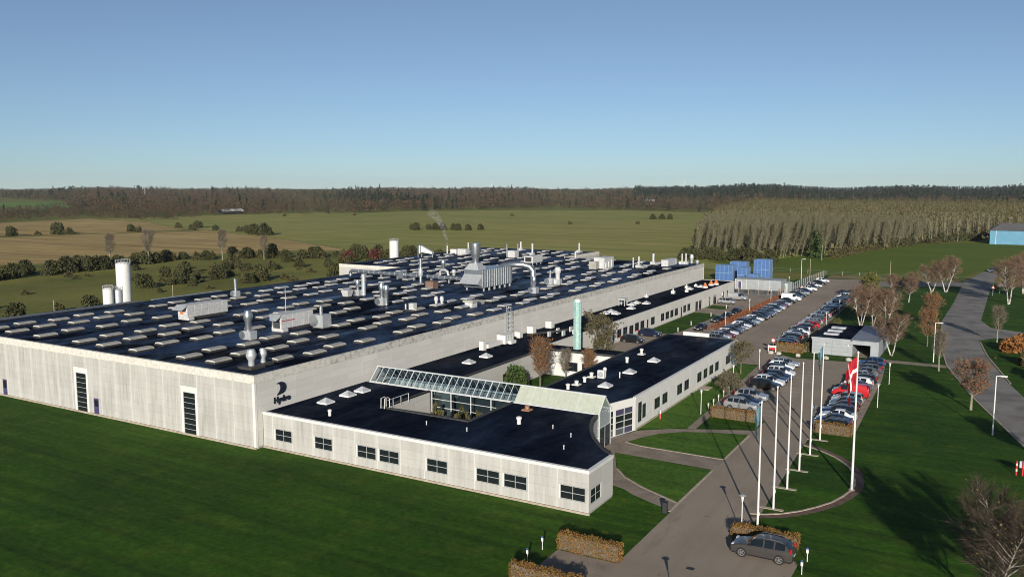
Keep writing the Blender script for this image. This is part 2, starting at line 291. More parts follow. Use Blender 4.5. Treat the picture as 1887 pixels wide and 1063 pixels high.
sheet('footpath', [(-16.4, 154.2), (-7.2, 154.2), (-7.2, 156.6), (-16.5, 156.6)], 0.026, mPAVE)
sheet('paved_bay', [(-30.2, 48), (-25.0, 48), (-25.0, 59.6), (-30.2, 59.6)], 0.024, mPAVE)
ell = [(-36.8, 89.9), (-35.9, 92.6), (-34.6, 95.2), (-32.4, 97.3), (-29.4, 98.7), (-25.7, 99.9), (-25.0, 100.0)]
sheet('entrance_path', [(-38.4, 86.0), (-36.4, 85.7), (-25.0, 85.4), (-25.0, 89.2), (-34.8, 89.3)] + ell + [(-25.0, 102.2), (-29.8, 100.0), (-34.3, 97.7), (-37.4, 95.1), (-39.2, 90.2)], 0.022, mPAVE)
sheet('curved_path', [(-38.0, 85.9), (-36.5, 86.0), (-34.0, 80.6), (-32.3, 78.6), (-29.7, 76.7), (-25.0, 74.3), (-25.0, 72.2), (-29.5, 74.3), (-31.0, 75.4), (-34.3, 76.4), (-37.4, 80.6)], 0.026, mPAVE)
sheet('side_path', [(-32.5, 99.0), (-31.5, 99.2), (-31.7, 107.0), (-32.5, 125), (-33.0, 141), (-34.4, 141), (-33.6, 125), (-32.8, 107.0)], 0.026, mPAVE)
def strip(name, pts, w, h, mat, n=None):          # a kerb made of single stones along a polyline
    root = MB().box(pts[0][0] - .02, pts[0][0] + .02, pts[0][1] - .02, pts[0][1] + .02, 0.0, 0.012).obj(name, mat); tag(root, kind='structure')
    cache = {}
    for (ax, ay), (bx, by) in zip(pts, pts[1:]):
        L = math.hypot(bx - ax, by - ay); k = max(1, round(L / 1.0)); l = round(L / k, 2)
        if l not in cache: cache[l] = MB().box(-l / 2 + .01, l / 2 - .01, -w / 2, w / 2, 0, h).mesh('kerb_stone', mat)
        for i in range(k):
            t = (i + .5) / k; link('kerb_stone', cache[l], root, (ax + (bx - ax) * t, ay + (by - ay) * t, 0), math.atan2(by - ay, bx - ax))
    return root
sheet('entrance_lawn', [(-25.15, 89.35), (-25.15, 99.85), (-29.4, 98.6), (-32.4, 97.2), (-34.6, 95.1), (-35.9, 92.5), (-36.7, 90.0), (-34.8, 89.45)], 0.015, mLAWN2)
sheet('entrance_lawn', [(-25.15, 74.5), (-25.15, 85.3), (-36.3, 85.6), (-33.9, 80.7), (-32.2, 78.7), (-29.6, 76.8)], 0.015, mLAWN2)
sheet('office_lawn', [(-37.6, 96), (-34.2, 98), (-32.6, 99.4), (-32.9, 107), (-33.7, 125), (-34.5, 140.5), (-37.6, 140.5)], 0.015, mLAWN2)
strip('kerb', [(-25.1, 72), (-25.1, 85.2)], 0.22, 0.07, mKERB); strip('kerb', [(-25.1, 89.3), (-25.1, 99.9)], 0.22, 0.07, mKERB)
strip('kerb', [(-25.2, 89.25), (-34.8, 89.35), (-36.8, 89.9)], 0.2, 0.06, mKERB)
strip('kerb', [(-34.0, 80.7), (-32.3, 78.7), (-29.7, 76.8), (-25.2, 74.4)], 0.22, 0.06, mKERB)
strip('kerb', roadL[5:11], 0.2, 0.1, mKERB); strip('kerb', [(1.9, 146.5), (-1.6, 169), (-3.1, 184)], 0.2, 0.1, mKERB)
# flag lawn: curved brick border, base slabs
oc = [(-18.4, 74.4), (-17.0, 74.9), (-15.5, 76.0), (-14.1, 77.6), (-12.9, 79.5), (-11.9, 81.5), (-11.2, 83.8), (-10.8, 86.0), (-10.7, 88.2), (-11.3, 91.6), (-12.1, 93.7), (-13.2, 95.5), (-14.3, 96.9), (-15.6, 98.1), (-17.0, 99.1), (-18.6, 99.9)]
def inset(pts, d):
    out = []
    for i, (x, y) in enumerate(pts):
        a = Vector(pts[max(i - 1, 0)]); b = Vector(pts[min(i + 1, len(pts) - 1)]); t = (b - a).normalized(); out.append((x - t.y * d, y + t.x * d))
    return out
ic = inset(oc, 0.75); ic2 = inset(oc, 1.0)
sheet('brick_path', oc + ic[::-1], 0.022, mBRICKP)
strip('kerb', inset(oc, 0.86), 0.2, 0.08, mKERB)
class MK:
    def box(s, a, b, c, d, e, f): tag(MB().box(a, b, c, d, e, f).obj('bay_marking', mPAINT), kind='structure')
mk = MK()
for y in (66.9,): mk.box(-18.3, -13.0, y, y + .1, .028, .030)
for k in range(15): mk.box(-27.6, -24.2, 109.8 + 2.5 * k, 109.88 + 2.5 * k, .029, .031)
for k in range(17): mk.box(-19.6, -14.5 - .03 * k, 108.2 + 2.5 * k, 108.28 + 2.5 * k, .029, .031)
for k in range(50): mk.box(-47.4, -43.6, 158.2 + 2.6 * k, 158.27 + 2.6 * k, .033, .035)
for k in range(8): mk.box(-62.6, -57.6, 141.6 + 2.5 * k, 141.7 + 2.5 * k, .033, .035)
mk.box(-53.1, -52.9, 163, 175, .033, .035)

sheet('grass_island', [(-62.8, 161.5), (-60.2, 161.5), (-57.2, 163.5), (-56.4, 168), (-56.4, 189), (-57.2, 193), (-59, 194.5), (-62.8, 194.5)], 0.040, mLAWN)
sheet('grass_island', [(-62.8, 203), (-58.5, 202), (-57.4, 204.5), (-58.6, 208), (-62.8, 208.5)], 0.040, mLAWN)
sheet('planting_strip', [(-52.4, 172), (-51.0, 172), (-50.6, 233), (-52.2, 233)], 0.042, mSOIL)
sheet('grass_verge', [(-31.6, 152.2), (-21.0, 152.9), (-20.8, 155.0), (-28.8, 155.9), (-31.0, 154.6)], 0.036, mLAWN)
sheet('yard', [(-71, 231), (-52.2, 233.2), (-51.8, 262), (-66, 262)], 0.030, mROAD)
sheet('dry_grass_strip', [(-50, 291), (-38.5, 291.5), (-23, 292.5), (-12, 298.5), (-12, 302.8), (-50, 302.3)], 0.020, m_grass('dry_grass', (0.17, 0.14, 0.06), (0.24, 0.20, 0.09), (0.12, 0.12, 0.04), 0.2))
sheet('drain_grate', [(-20.0, 61.4), (-19.4, 61.4), (-19.4, 61.9), (-20.0, 61.9)], 0.026, M('cast_iron', (0.03, 0.028, 0.026), 0.6))

# ------------------------------------------------------------------ building helpers
def wbox(mb, ax, c, out, a0, a1, d0, d1, z0, z1):
    e0, e1 = sorted((c + out * d0, c + out * d1))
    return mb.box(a0, a1, e0, e1, z0, z1) if ax == 'x' else mb.box(e0, e1, a0, a1, z0, z1)
PC = {}
def cut(cell, ops):
    rects = [cell]
    for (p, q, r, s) in ops:
        nr = []
        for (a, b, c, d) in rects:
            if p >= b or q <= a or r >= d or s <= c: nr.append((a, b, c, d)); continue
            if c < r: nr.append((a, b, c, r))
            if s < d: nr.append((a, b, s, d))
            lo, hi = max(c, r), min(d, s)
            if a < p: nr.append((a, p, lo, hi))
            if q < b: nr.append((q, b, lo, hi))
        rects = nr
    return [r for r in rects if r[1] - r[0] > .04 and r[3] - r[2] > .06]
def panels(part, ax, c, out, joints, zs, ops, mat, th=0.07, name='wall_panel', gap=0.009):
    org = Vector((0, 0, 0)); p = part
    while p is not None: org = org + p.location; p = p.parent
    js = sorted(joints)
    for a, b in zip(js, js[1:]):
        for z0, z1 in zip(zs, zs[1:]):
            for (x0, x1, y0, y1) in cut((a, b, z0, z1), ops):
                w, h = round(x1 - x0, 2) - 2 * gap, round(y1 - y0, 2) - .010
                k = (round(w, 2), round(h, 2), ax, mat.name, th)
                if k not in PC:
                    PC[k] = (MB().box(-w / 2, w / 2, -th / 2, th / 2, -h / 2, h / 2) if ax == 'x' else MB().box(-th / 2, th / 2, -w / 2, w / 2, -h / 2, h / 2)).mesh(name, mat)
                m = (x0 + x1) / 2; d = c + out * (th / 2 - 0.012); zc = (y0 + y1) / 2
                link(name, PC[k], part, Vector((m, d, zc) if ax == 'x' else (d, m, zc)) - org)
def joints(part, ax, c, out, js, z0, z1, ops, w=.07, mat=None):
    for a in js:
        for (x0, x1, y0, y1) in cut((a - w / 2, a + w / 2, z0, z1), ops):
            if x1 - x0 > w - .01: wbox(MB(), ax, c, out, x0, x1, .04, .064, y0, y1).obj('joint_strip', mat or mJOINT, part)
mCONJ = m_noise('front_joint', (0.49, 0.48, 0.445), (0.53, 0.52, 0.485), 1.5)
mJOINT = m_noise('joint_sealant', (0.54, 0.53, 0.50), (0.59, 0.58, 0.55), 1.5)
def window(parent, ax, c, out, a0, a1, z0, z1, nx, nz, fm=mFRAME, bar=0.06, pane=mPANE, sur=0.0, mats=None, name='window'):
    f = MB()
    for i in range(nx + 1):
        a = a0 + (a1 - a0) * i / nx; wbox(f, ax, c, out, max(a0, a - bar / 2), min(a1, a + bar / 2) if 0 < i < nx else (a0 + bar if i == 0 else a1), .006, .05, z0, z1) if i < nx else wbox(f, ax, c, out, a1 - bar, a1, .006, .05, z0, z1)
    for j in range(nz + 1):
        z = z0 + (z1 - z0) * j / nz; wbox(f, ax, c, out, a0 + .001, a1 - .001, .008, .048, max(z0, z - bar / 2) if j < nz else z1 - bar, min(z1, z + bar / 2) if j > 0 else z0 + bar)
    if sur:
        for a in ((a0 - sur, a0 - .002),) if ax == 'x' else ((a1 + .002, a1 + sur),): wbox(f.mat(1), ax, c, out, a[0], a[1], .004, .075, z0 - .02, z1 + .02)
        f.mat(0)
    w = f.obj(name, [fm, mWHITE], parent)
    for i in range(nx):
        for j in range(nz):
            x0, x1 = a0 + (a1 - a0) * i / nx, a0 + (a1 - a0) * (i + 1) / nx; y0, y1 = z0 + (z1 - z0) * j / nz, z0 + (z1 - z0) * (j + 1) / nz
            pm = mats[(j * nx + i) % len(mats)] if mats else pane
            wbox(MB(), ax, c, out, x0 + .02, x1 - .02, .003, .018 + .004 * random.random(), y0 + .02, y1 - .02).obj('pane', pm, w)
    return w
def arange(a, b, s):
    o = [a]
    while (o[-1] + s - b) * (1 if s > 0 else -1) < -0.05: o.append(o[-1] + s)
    return o + [b]

# ------------------------------------------------------------------ factory hall
XR, YF, ZR = -71.8, 66.4, 8.3
FA = thing('factory_building', 'long white concrete factory hall with dark flat roof full of skylights', 'factory', (XR, YF, 0))
core = MB(); core.prism([(-137.8, YF + .07), (XR - .07, YF + .07), (XR - .07, 229.6), (-114.6, 229.6), (-114.6, 254.6), (-158.3, 254.6), (-158.3, 178.5), (-137.8, 178.5)], 0, 8.0)
hall = core.obj('wall', mWALL, FA)
mb = MB().prism([(-137.45, YF + .35), (XR - .35, YF + .35), (XR - .35, 229.3), (-114.9, 229.3), (-114.9, 254.3), (-158.0, 254.3), (-158.0, 178.8), (-137.45, 178.8)], 8.002, ZR)
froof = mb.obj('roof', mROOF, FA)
fw = MB().box(-137.79, XR - .08, YF + .055, YF + .068, 0.05, 7.5).obj('front_wall', mWALL, FA)
tallw = [(-104.75, -102.6, 0.12, 5.3), (-83.8, -81.7, 0.12, 5.25), (-126.4, -124.2, 0.12, 5.35)]
fdoor = [(-101.2, -100.25, 0.08, 2.25), (-122.0, -121.05, 0.08, 2.4)]
zs = [0.25, 1.05, 1.98, 2.91, 3.84, 4.77, 5.70, 6.63, 7.52]
surr = [(a - .42, b + .42, 0, d + .75) for a, b, c, d in tallw]
panels(fw, 'x', YF + .055, -1, arange(-72.2, -137.8, -3.04), zs, surr + [(a - .06, b + .06, 0, d + .06) for a, b, c, d in fdoor], mCON)
joints(fw, 'x', YF + .055, -1, arange(-75.24, -137.8, -3.04)[:-1], .25, 7.52, surr, .12, mCONJ)
for (a, b, c, d), (sa, sb, _, sd) in zip(tallw, surr):
    s = MB()
    wbox(s, 'x', YF + .055, -1, sa + .015, a - .004, -.01, .075, .15, sd - .015); wbox(s, 'x', YF + .055, -1, b + .004, sb - .015, -.01, .075, .15, sd - .015); wbox(s, 'x', YF + .055, -1, a - .003, b + .003, -.01, .075, d + .004, sd - .015)
    s.obj('window_surround', mWHITE, FA)
    window(FA, 'x', YF + .055, -1, a, b, c, d, 1, 8 if d < 5.34 else 7, mFRAME, .05)
for a, b, c, d in fdoor:
    q = wbox(MB(), 'x', YF + .055, -1, a, b, .004, .05, c, d).obj('door', mDOORP, FA)
    wbox(MB(), 'x', YF + .055, -1, a + .12, b - .12, .05, .06, c + 1.1, d - .2).obj('pane', mPANE, q)
    wbox(MB(), 'x', YF + .055, -1, b - .14, b - .10, .05, .12, 1.05, 1.2).obj('handle', mGALV, q)
for k, (a, b) in enumerate(zip(arange(-137.8, -75.3, 6.25), arange(-137.8, -75.3, 6.25)[1:] + [0])):
    if b: MB().box(a + .01, b - .01, YF - .03, YF + .34, 7.535, 8.46).obj('coping', mCOPE, FA)
MB().box(-75.28, XR + .02, YF - .03, YF + .34, 7.535, 8.46).obj('coping', mCOPE, FA)
MB().box(-72.19, XR + .012, YF - .012, YF + .3, .05, 7.53).obj('corner_pilaster', mWHITE, FA)
MB().box(-137.8, XR + .03, YF - .10, YF + .05, 0, .235).obj('plinth', mPLINTH, FA)
rw = MB().box(XR - .068, XR - .055, YF + .4, 229.55, 0.05, 7.5).obj('side_wall', mWALL, FA)
js = arange(66.75, 229.6, 3.04)
panels(rw, 'y', XR - .055, 1, js, [4.0, 4.9, 5.78, 6.66, 7.52], [], mCONR)
joints(rw, 'y', XR - .055, 1, js[1:-1], 4.0, 7.52, [])
panels(rw, 'y', XR - .055, 1, [66.75, 67.5], [0.25, 1.05, 1.98, 2.91, 4.0], [], mCONR)
for a, b in zip(js, js[1:]):
    MB().box(XR - .34, XR + .02, a + .008, b - .008, 7.535, 8.46).obj('coping', mCOPED if a > 78 else mCOPE, FA) if a > 68 else MB().box(XR - .34, XR + .02, YF + .35, b - .008, 7.535, 8.46).obj('coping', mCOPE, FA)
MB().box(XR - .3, XR + .03, 229.56, 229.9, 0, 8.5).obj('corner_pilaster', mWHITE, FA)
bw = MB().box(-158.28, -137.85, 178.43, 178.46, .05, 7.9).obj('rear_bay_wall', mWALL, FA)
panels(bw, 'x', 178.45, -1, arange(-158.3, -137.8, 3.04), [0.2, 2.0, 4.0, 6.0, 7.6], [], mCON)
MB().box(-158.32, -137.7, 178.4, 178.75, 7.62, 8.5).obj('coping', mCOPE, FA)
MB().box(-137.83, -137.5, YF + .35, 178.4, 8.0, 8.42).obj('roof_edge', mUP, FA); MB().box(-158.32, -158.02, 178.76, 254.6, 8.0, 8.42).obj('roof_edge', mUP, FA)
MB().box(-158.0, -114.9, 254.31, 254.62, 8.0, 8.42).obj('roof_edge', mUP, FA); MB().box(-114.88, -114.55, 229.6, 254.6, 7.6, 8.6).obj('coping', mCOPE, FA)
MB().box(-114.5, XR - .36, 229.31, 229.6, 8.0, 8.42).obj('roof_edge', mUP, FA)
rwb = MB().box(-114.57, -114.54, 229.65, 254.55, .05, 7.55).obj('rear_side_wall', mWALL, FA)
panels(rwb, 'y', -114.56, 1, arange(229.65, 254.55, 3.04), [0.2, 2.0, 4.0, 6.0, 7.55], [], mCON)
MB().add([(-145.5, 66.8, 7.55), (-137.84, 66.8, 8.25), (-137.84, 104, 8.25), (-145.5, 104, 7.55), (-145.5, 66.8, 0), (-137.84, 66.8, 0), (-137.84, 104, 0), (-145.5, 104, 0)], [(0, 1, 2, 3), (0, 4, 5, 1), (3, 2, 6, 7), (0, 3, 7, 4)]).obj('lean_to', m_noise('grey_felt', (0.10, 0.11, 0.125), (0.14, 0.15, 0.165), 0.6, rough=0.5), FA)
# company sign on the side wall: a sail emblem over the word
sg = thing('wall_sign', 'dark navy sail emblem and company word mounted high on side wall', 'sign', (XR + .03, 70.5, 4.5))
def arc(c, r, a0, a1, n): return [(c[0] + r[0] * math.cos(R(a0 + (a1 - a0) * i / n)), c[1] + r[1] * math.sin(R(a0 + (a1 - a0) * i / n))) for i in range(n + 1)]
oa = [(69.62, 6.92), (70.05, 7.02), (70.5, 7.03), (70.92, 6.86), (71.14, 6.5), (71.14, 6.14), (70.95, 5.83), (70.6, 5.66), (70.2, 5.62), (69.72, 5.55)]
ia = [(69.78, 5.64), (70.08, 5.88), (70.28, 6.2), (70.3, 6.5), (70.17, 6.76), (69.95, 6.86)]
pts = oa + ia; e = MB(); n = len(pts)
e.add([(XR + .012, a, z) for a, z in pts] + [(XR + .10, a, z) for a, z in pts], [tuple(range(n, 2 * n)), tuple(range(n - 1, -1, -1))] + [(i, (i + 1) % n, n + (i + 1) % n, n + i) for i in range(n)])
e.obj('emblem', mNAVY, sg)
tc = bpy.data.curves.new('lettering', 'FONT'); tc.body = 'Hydro'; tc.size = 0.98; tc.extrude = 0.04; tc.offset = 0.028; tc.space_character = 1.02
to = bpy.data.objects.new('lettering', tc); COL.objects.link(to); bpy.context.view_layer.update()
tme = bpy.data.meshes.new_from_object(to.evaluated_get(bpy.context.evaluated_depsgraph_get())); bpy.data.objects.remove(to); tme.materials.clear(); tme.materials.append(mNAVY)
lo = link('lettering', tme, sg, (.06, -1.35, .22)); lo.rotation_euler = (R(90), 0, R(90))

# ------------------------------------------------------------------ low wings
ZL = 4.1
def lowroof(name, pts, parent, mat=mROOF2, up=True, edge=None):
    r = MB().prism(pts, ZL - .3, ZL).obj(name, mat, parent); return r
WG = thing('front_office_wing', 'low white office wing with eight front windows and a curved corner', 'office building', (-31.1, 67.5, 0))
curve = [(-31.1, 72.9), (-32.4, 74.0), (-33.6, 75.4), (-34.8, 77.0), (-36.0, 79.0), (-37.0, 81.0), (-37.8, 83.2), (-38.3, 85.3)]
out = [(-71.7, 67.56), (-31.16, 67.56)] + [(x - .06, y) for x, y in curve] + [(-49.5, 85.3), (-49.5, 75.9), (-61.2, 75.9), (-61.2, 85.25), (-71.7, 85.25)]
MB().prism(out, 0, ZL - .15).obj('wall', mWALL, WG)
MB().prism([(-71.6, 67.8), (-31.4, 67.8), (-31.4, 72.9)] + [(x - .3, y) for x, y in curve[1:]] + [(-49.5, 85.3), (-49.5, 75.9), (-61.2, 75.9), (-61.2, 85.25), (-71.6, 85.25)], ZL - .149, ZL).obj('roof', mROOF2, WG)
fw = MB().box(-71.75, -31.2, 67.545, 67.556, 0, 3.9).obj('front_wall', mWALL, WG)
wins = [(-69.9, -67.4), (-64.0, -61.5), (-58.0, -55.5), (-55.05, -52.5), (-49.0, -46.5), (-43.1, -40.5), (-40.0, -37.5), (-34.0, -31.45)]
panels(fw, 'x', 67.545, -1, [-71.75] + [-70.3 + 3.0 * i for i in range(13)] + [-31.12], [.22, 1.1, 2.0, 2.9, 3.86], [(a - .16, b + .01, 1.1, 2.47) for a, b in wins], mCON)
joints(fw, 'x', 67.545, -1, [-70.3 + 3.0 * i for i in range(13)], .22, 3.86, [(a - .16, b + .16, 1.1, 2.47) for a, b in wins])
for a, b in wins: window(WG, 'x', 67.545, -1, a, b, 1.12, 2.45, 2, 2, mFRAME, .055, sur=.15)
ew = MB().box(-31.18, -31.155, 67.56, 72.85, 0, 3.9).obj('end_wall', mWALL, WG)
panels(ew, 'y', -31.16, 1, [67.5, 70.45, 72.9], [.22, 1.9, 3.86], [(67.89, 70.27, .88, 2.3)], mCON)
window(WG, 'y', -31.16, 1, 67.9, 70.1, .9, 2.28, 2, 2, mFRAME, .055, sur=.15)
MB().box(-71.75, -31.06, 67.44, 67.79, 3.865, ZL + .06).obj('coping', mWHITE, WG); MB().box(-31.4, -31.055, 67.8, 72.9, 3.865, ZL + .06).obj('coping', mWHITE, WG)
cm = MB(); ci = [(x - .35, y - .12) for x, y in curve]
for i in range(len(curve) - 1):
    cm.prism([curve[i], curve[i + 1], ci[i + 1], ci[i]], ZL - .35, ZL + .08)
cm.obj('curved_coping', mUP, WG)
cw = MB()
for i in range(len(curve) - 1): cw.prism([(curve[i][0] - .05, curve[i][1]), (curve[i + 1][0] - .05, curve[i + 1][1]), (curve[i + 1][0] - .1, curve[i + 1][1]), (curve[i][0] - .1, curve[i][1])], 0.1, ZL - .36)
cw.obj('curved_wall', mCON, WG)
up = MB().box(-61.4, -49.3, 75.6, 75.9, ZL - .1, ZL + .14); up.box(-49.5, -49.2, 75.92, 85.3, ZL - .1, ZL + .14); up.box(-61.5, -61.2, 75.92, 85.2, ZL - .1, ZL + .1); up.obj('roof_upstand', mUP, WG)
MB().box(-71.75, -31.0, 67.38, 67.53, 0, .21).obj('plinth', mPLINTH, WG)
cwl = MB().box(-61.19, -61.17, 76, 85, 0, 3.9).obj('court_wall', mWALL, WG); panels(cwl, 'y', -61.18, 1, [76, 79, 82, 85], [.1, 2.3, 3.3, 3.98], [], mCON)
MB().box(-49.53, -49.51, 76, 85, 0, 3.9).obj('court_side_wall', mCON, WG)
# service annex along the hall
AN = thing('service_annex', 'low concrete annex along the hall, facing the staff car park', 'annex', (-63.0, 142, 0))
MB().prism([(-71.7, 88.75), (-61.95, 88.75), (-61.95, 121.0), (-63.0, 121.0), (-63.0, 228.9), (-71.7, 228.9)], 0, ZL - .15).obj('wall', mWALL, AN)
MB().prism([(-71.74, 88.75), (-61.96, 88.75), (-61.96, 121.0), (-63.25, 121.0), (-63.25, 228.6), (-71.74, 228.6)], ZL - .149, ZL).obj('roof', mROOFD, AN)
sw = MB().box(-63.0, -62.985, 121.1, 228.8, 0, 3.9).obj('car_park_wall', mWALL, AN)
aw = [(148.6, 150.7), (151.5, 153.7), (157.6, 159.7), (160.5, 162.7), (166.4, 168.6), (172.3, 174.4), (175.2, 177.4), (178.2, 180.3), (181.1, 183.3), (186.9, 188.9), (189.8, 191.9)]
ad = [(143.3, 144.3), (146.4, 147.4), (154.6, 156.8), (164.1, 165.0), (185.2, 186.1), (195.7, 197.6), (198.4, 200.4), (206.5, 207.5), (210.0, 212.6), (217.3, 219.4), (222.0, 223.0)]
panels(sw, 'y', -62.99, 1, arange(121.1, 228.9, 3.0), [.15, 1.0, 2.5, 3.84], [(a - .01, b + .15, .85, 2.45) for a, b in aw] + [(a - .01, b + .12, 0, 2.35) for a, b in ad], mCONR)
joints(sw, 'y', -62.99, 1, arange(124.1, 228.9, 3.0)[:-1], .15, 3.84, [(a - .15, b + .15, .85, 2.45) for a, b in aw] + [(a - .12, b + .12, 0, 2.35) for a, b in ad])
for a, b in aw: window(AN, 'y', -62.99, 1, a, b, .87, 2.42, 2, 2, mFRAMED, .07, sur=.14)
for a, b in ad:
    d = window(AN, 'y', -62.99, 1, a, b, .05, 2.3, 1 if b - a < 1.5 else 2, 2, mFRAMED, .07, sur=.1, name='door')
MB().box(-63.24, -62.9, 121.05, 228.9, 3.845, ZL + .08).obj('coping', mCONR, AN); MB().box(-71.7, -62.95, 228.62, 228.95, 0, ZL + .08).obj('end_wall', mCONR, AN)
cwl = MB().box(-61.94, -61.925, 88.7, 117.2, 0, 3.9).obj('court_wall', mWALL, AN)
panels(cwl, 'y', -61.93, 1, arange(88.7, 117.2, 3.0), [.1, 1.3, 2.6, 3.95], [(104.2, 107.6, .9, 2.5), (95.3, 97.8, .9, 2.5)], mCON)
window(AN, 'y', -61.93, 1, 104.3, 107.5, .92, 2.45, 3, 1, mFRAMED, .07); window(AN, 'y', -61.93, 1, 95.4, 97.7, .92, 2.45, 2, 1, mFRAMED, .07)
MB().box(-62.2, -61.86, 88.7, 117.2, 3.955, ZL + .1).obj('coping', mUP, AN)
# link between annex and office block
LK = thing('link_building', 'narrow flat-roofed link behind the tree courtyard with white lit wall', 'link building', (-55.5, 117.3, 0))
MB().box(-61.9, -50.1, 117.35, 121.0, 0, ZL - .15).obj('wall', mWALL, LK); MB().box(-61.85, -50.0, 117.5, 121.05, ZL - .149, ZL + .004).obj('roof', mROOFD, LK)
lw = MB().box(-61.9, -50.1, 117.33, 117.345, 0, 3.9).obj('court_wall', mWALL, LK)
panels(lw, 'x', 117.335, -1, [-61.85, -59, -56, -53, -50.1], [.1, 1.0, 2.4, 3.9], [(-58.5, -56.2, 1.0, 2.4), (-55.5, -51.4, 1.0, 2.4)], mWHITE)
window(LK, 'x', 117.335, -1, -58.45, -56.25, 1.02, 2.38, 3, 1, mFRAMED, .07); window(LK, 'x', 117.335, -1, -55.45, -51.45, 1.02, 2.38, 4, 1, mFRAMED, .07)
MB().box(-61.85, -50.05, 117.2, 117.5, 3.905, ZL + .12).obj('coping', mUP, LK)
# right office block
OB = thing('office_block', 'white low office block with blue-black roof beside the drive', 'office building', (-37.7, 94.9, 0))
op = [(-49.8, 88.7), (-39.4, 88.7), (-39.2, 90.1), (-37.76, 94.9), (-37.76, 140.0), (-49.8, 140.0)]
MB().prism(op, 0, ZL - .15).obj('wall', mWALL, OB)
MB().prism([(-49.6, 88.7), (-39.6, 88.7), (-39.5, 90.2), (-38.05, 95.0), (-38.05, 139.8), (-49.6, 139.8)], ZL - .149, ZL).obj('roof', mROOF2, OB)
sw = MB().box(-37.76, -37.745, 94.95, 139.95, 0, 3.9).obj('side_wall', mWALL, OB)
ow = [(95.9, 97.1, .75, 3.2), (97.3, 98.5, .95, 2.7), (101.5, 103.5, 1.1, 2.45), (104.4, 106.4, 1.1, 2.45), (110.2, 112.3, 1.1, 2.45), (113.2, 115.2, 1.1, 2.45), (118.95, 121.0, 1.1, 2.45), (121.9, 123.85, 1.1, 2.45), (124.75, 126.85, 1.1, 2.45), (127.7, 129.65, 1.1, 2.45), (133.5, 136.1, 1.1, 2.45)]
panels(sw, 'y', -37.75, 1, arange(94.95, 140.0, 2.97), [.2, 1.1, 2.5, 3.84], [(a - .01, b + .14, c - .02, d + .02) for a, b, c, d in ow], mWHITE)
joints(sw, 'y', -37.75, 1, arange(97.92, 140.0, 2.97)[:-1], .2, 3.84, [(a - .01, b + .14, c - .02, d + .02) for a, b, c, d in ow])
for a, b, c, d in ow: window(OB, 'y', -37.75, 1, a, b, c, d, 2, 3 if d > 2.6 else 2, mFRAMED, .06, sur=.13)
MB().box(-38.05, -37.66, 95.0, 140.05, 3.845, ZL + .06).obj('coping', mWHITE, OB); MB().box(-49.8, -38.06, 139.81, 140.06, 3.845, ZL + .06).obj('coping', mUP, OB)
MB().box(-49.84, -49.61, 88.75, 139.8, 3.85, ZL + .14).obj('coping', mUP, OB); MB().box(-37.76, -37.6, 95.0, 140, 0, .18).obj('plinth', mPLINTH, OB)
MB().box(-47.1, -42.6, 140.1, 140.45, 3.4, 4.75).obj('rear_parapet', mWHITE, OB)
# glazed chamfer by the entrance
ch = MB(); A = Vector((-39.2, 90.15, 0)); B_ = Vector((-37.73, 94.95, 0)); t = (B_ - A).normalized(); nr = Vector((t.y, -t.x, 0)); Lc = (B_ - A).length
def chq(mb, a0, a1, d0, d1, z0, z1):
    q = [A + t * a + nr * d for a, d in ((a0, d0), (a1, d0), (a1, d1), (a0, d1))]; return mb.prism([(p.x, p.y) for p in q], z0, z1)
chq(ch, 0, Lc, -.1, .05, 3.2, ZL + .06); chq(ch, .95, 1.3, -.02, .06, .05, 3.19); chq(ch, 4.55, Lc, -.02, .06, .05, 3.19); chw = ch.obj('entrance_wall', mWHITE, OB)
for a0, a1, n in ((0.02, .94, 1), (1.31, 4.54, 2)):
    for i in range(n):
        w = (a1 - a0) / n
        for j in range(4):
            z0 = .08 + j * .78; pm = mPANEP if (j in (0, 3) and n == 2 and not (i == 0 and j == 0)) else (mPANE if j != 0 else mGLASSW)
            chq(MB(), a0 + i * w + .06, a0 + (i + 1) * w - .06, -.01, .02, z0 + .05, z0 + .73).obj('pane', pm, chw)
        fr = MB(); chq(fr, a0 + i * w, a0 + i * w + .055, -.02, .05, .05, 3.19)
        for j in range(5): chq(fr, a0 + i * w + .05, a0 + (i + 1) * w, -.018, .045, .03 + j * .78, .09 + j * .78)
        fr.obj('frame', mALU, chw)
# ------------------------------------------------------------------ glazed corridor
GC = thing('glazed_corridor', 'long pitched glass-roofed corridor with gabled entrance end', 'glass corridor', (-38.2, 87.0, 0))
y0, y1, yr, ze, zr = 85.4, 88.6, 87.0, 4.25, 5.9; xs = [-70.9 + 32.7 * i / 33 for i in range(34)]; XB = -49.4
def slope(sd, x, t, o): # point on slope, t 0 eave..1 ridge, o offset outward
    ye = y0 if sd == 0 else y1; return Vector((x, ye + (yr - ye) * t, ze + (zr - ze) * t + o))
for x in xs:
    for sd in (0, 1):
        fr = MB()
        w = .034 if round((x + 70.9) / 32.7 * 33) % 6 else .065
        fr.add([slope(sd, x - w, 0, .05), slope(sd, x + w, 0, .05), slope(sd, x + w, 1, .05), slope(sd, x - w, 1, .05), slope(sd, x - w, 0, -.06), slope(sd, x + w, 0, -.06), slope(sd, x + w, 1, -.06), slope(sd, x - w, 1, -.06)], [(0, 1, 2, 3), (0, 4, 5, 1), (1, 5, 6, 2), (0, 3, 7, 4), (4, 7, 6, 5)])
        fr.obj('rafter', mALU, GC)
ev = MB().box(-71.0, -38.1, y0 - .1, y0 + .12, ze - .16, ze + .04); ev.obj('eave_beam', mALU, GC); MB().box(-71.0, -38.1, y1 - .12, y1 + .1, ze - .16, ze + .04).obj('eave_beam', mALU, GC)
MB().box(-71.0, -38.1, yr - .1, yr + .1, zr - .03, zr + .1).obj('ridge_beam', mALU, GC)
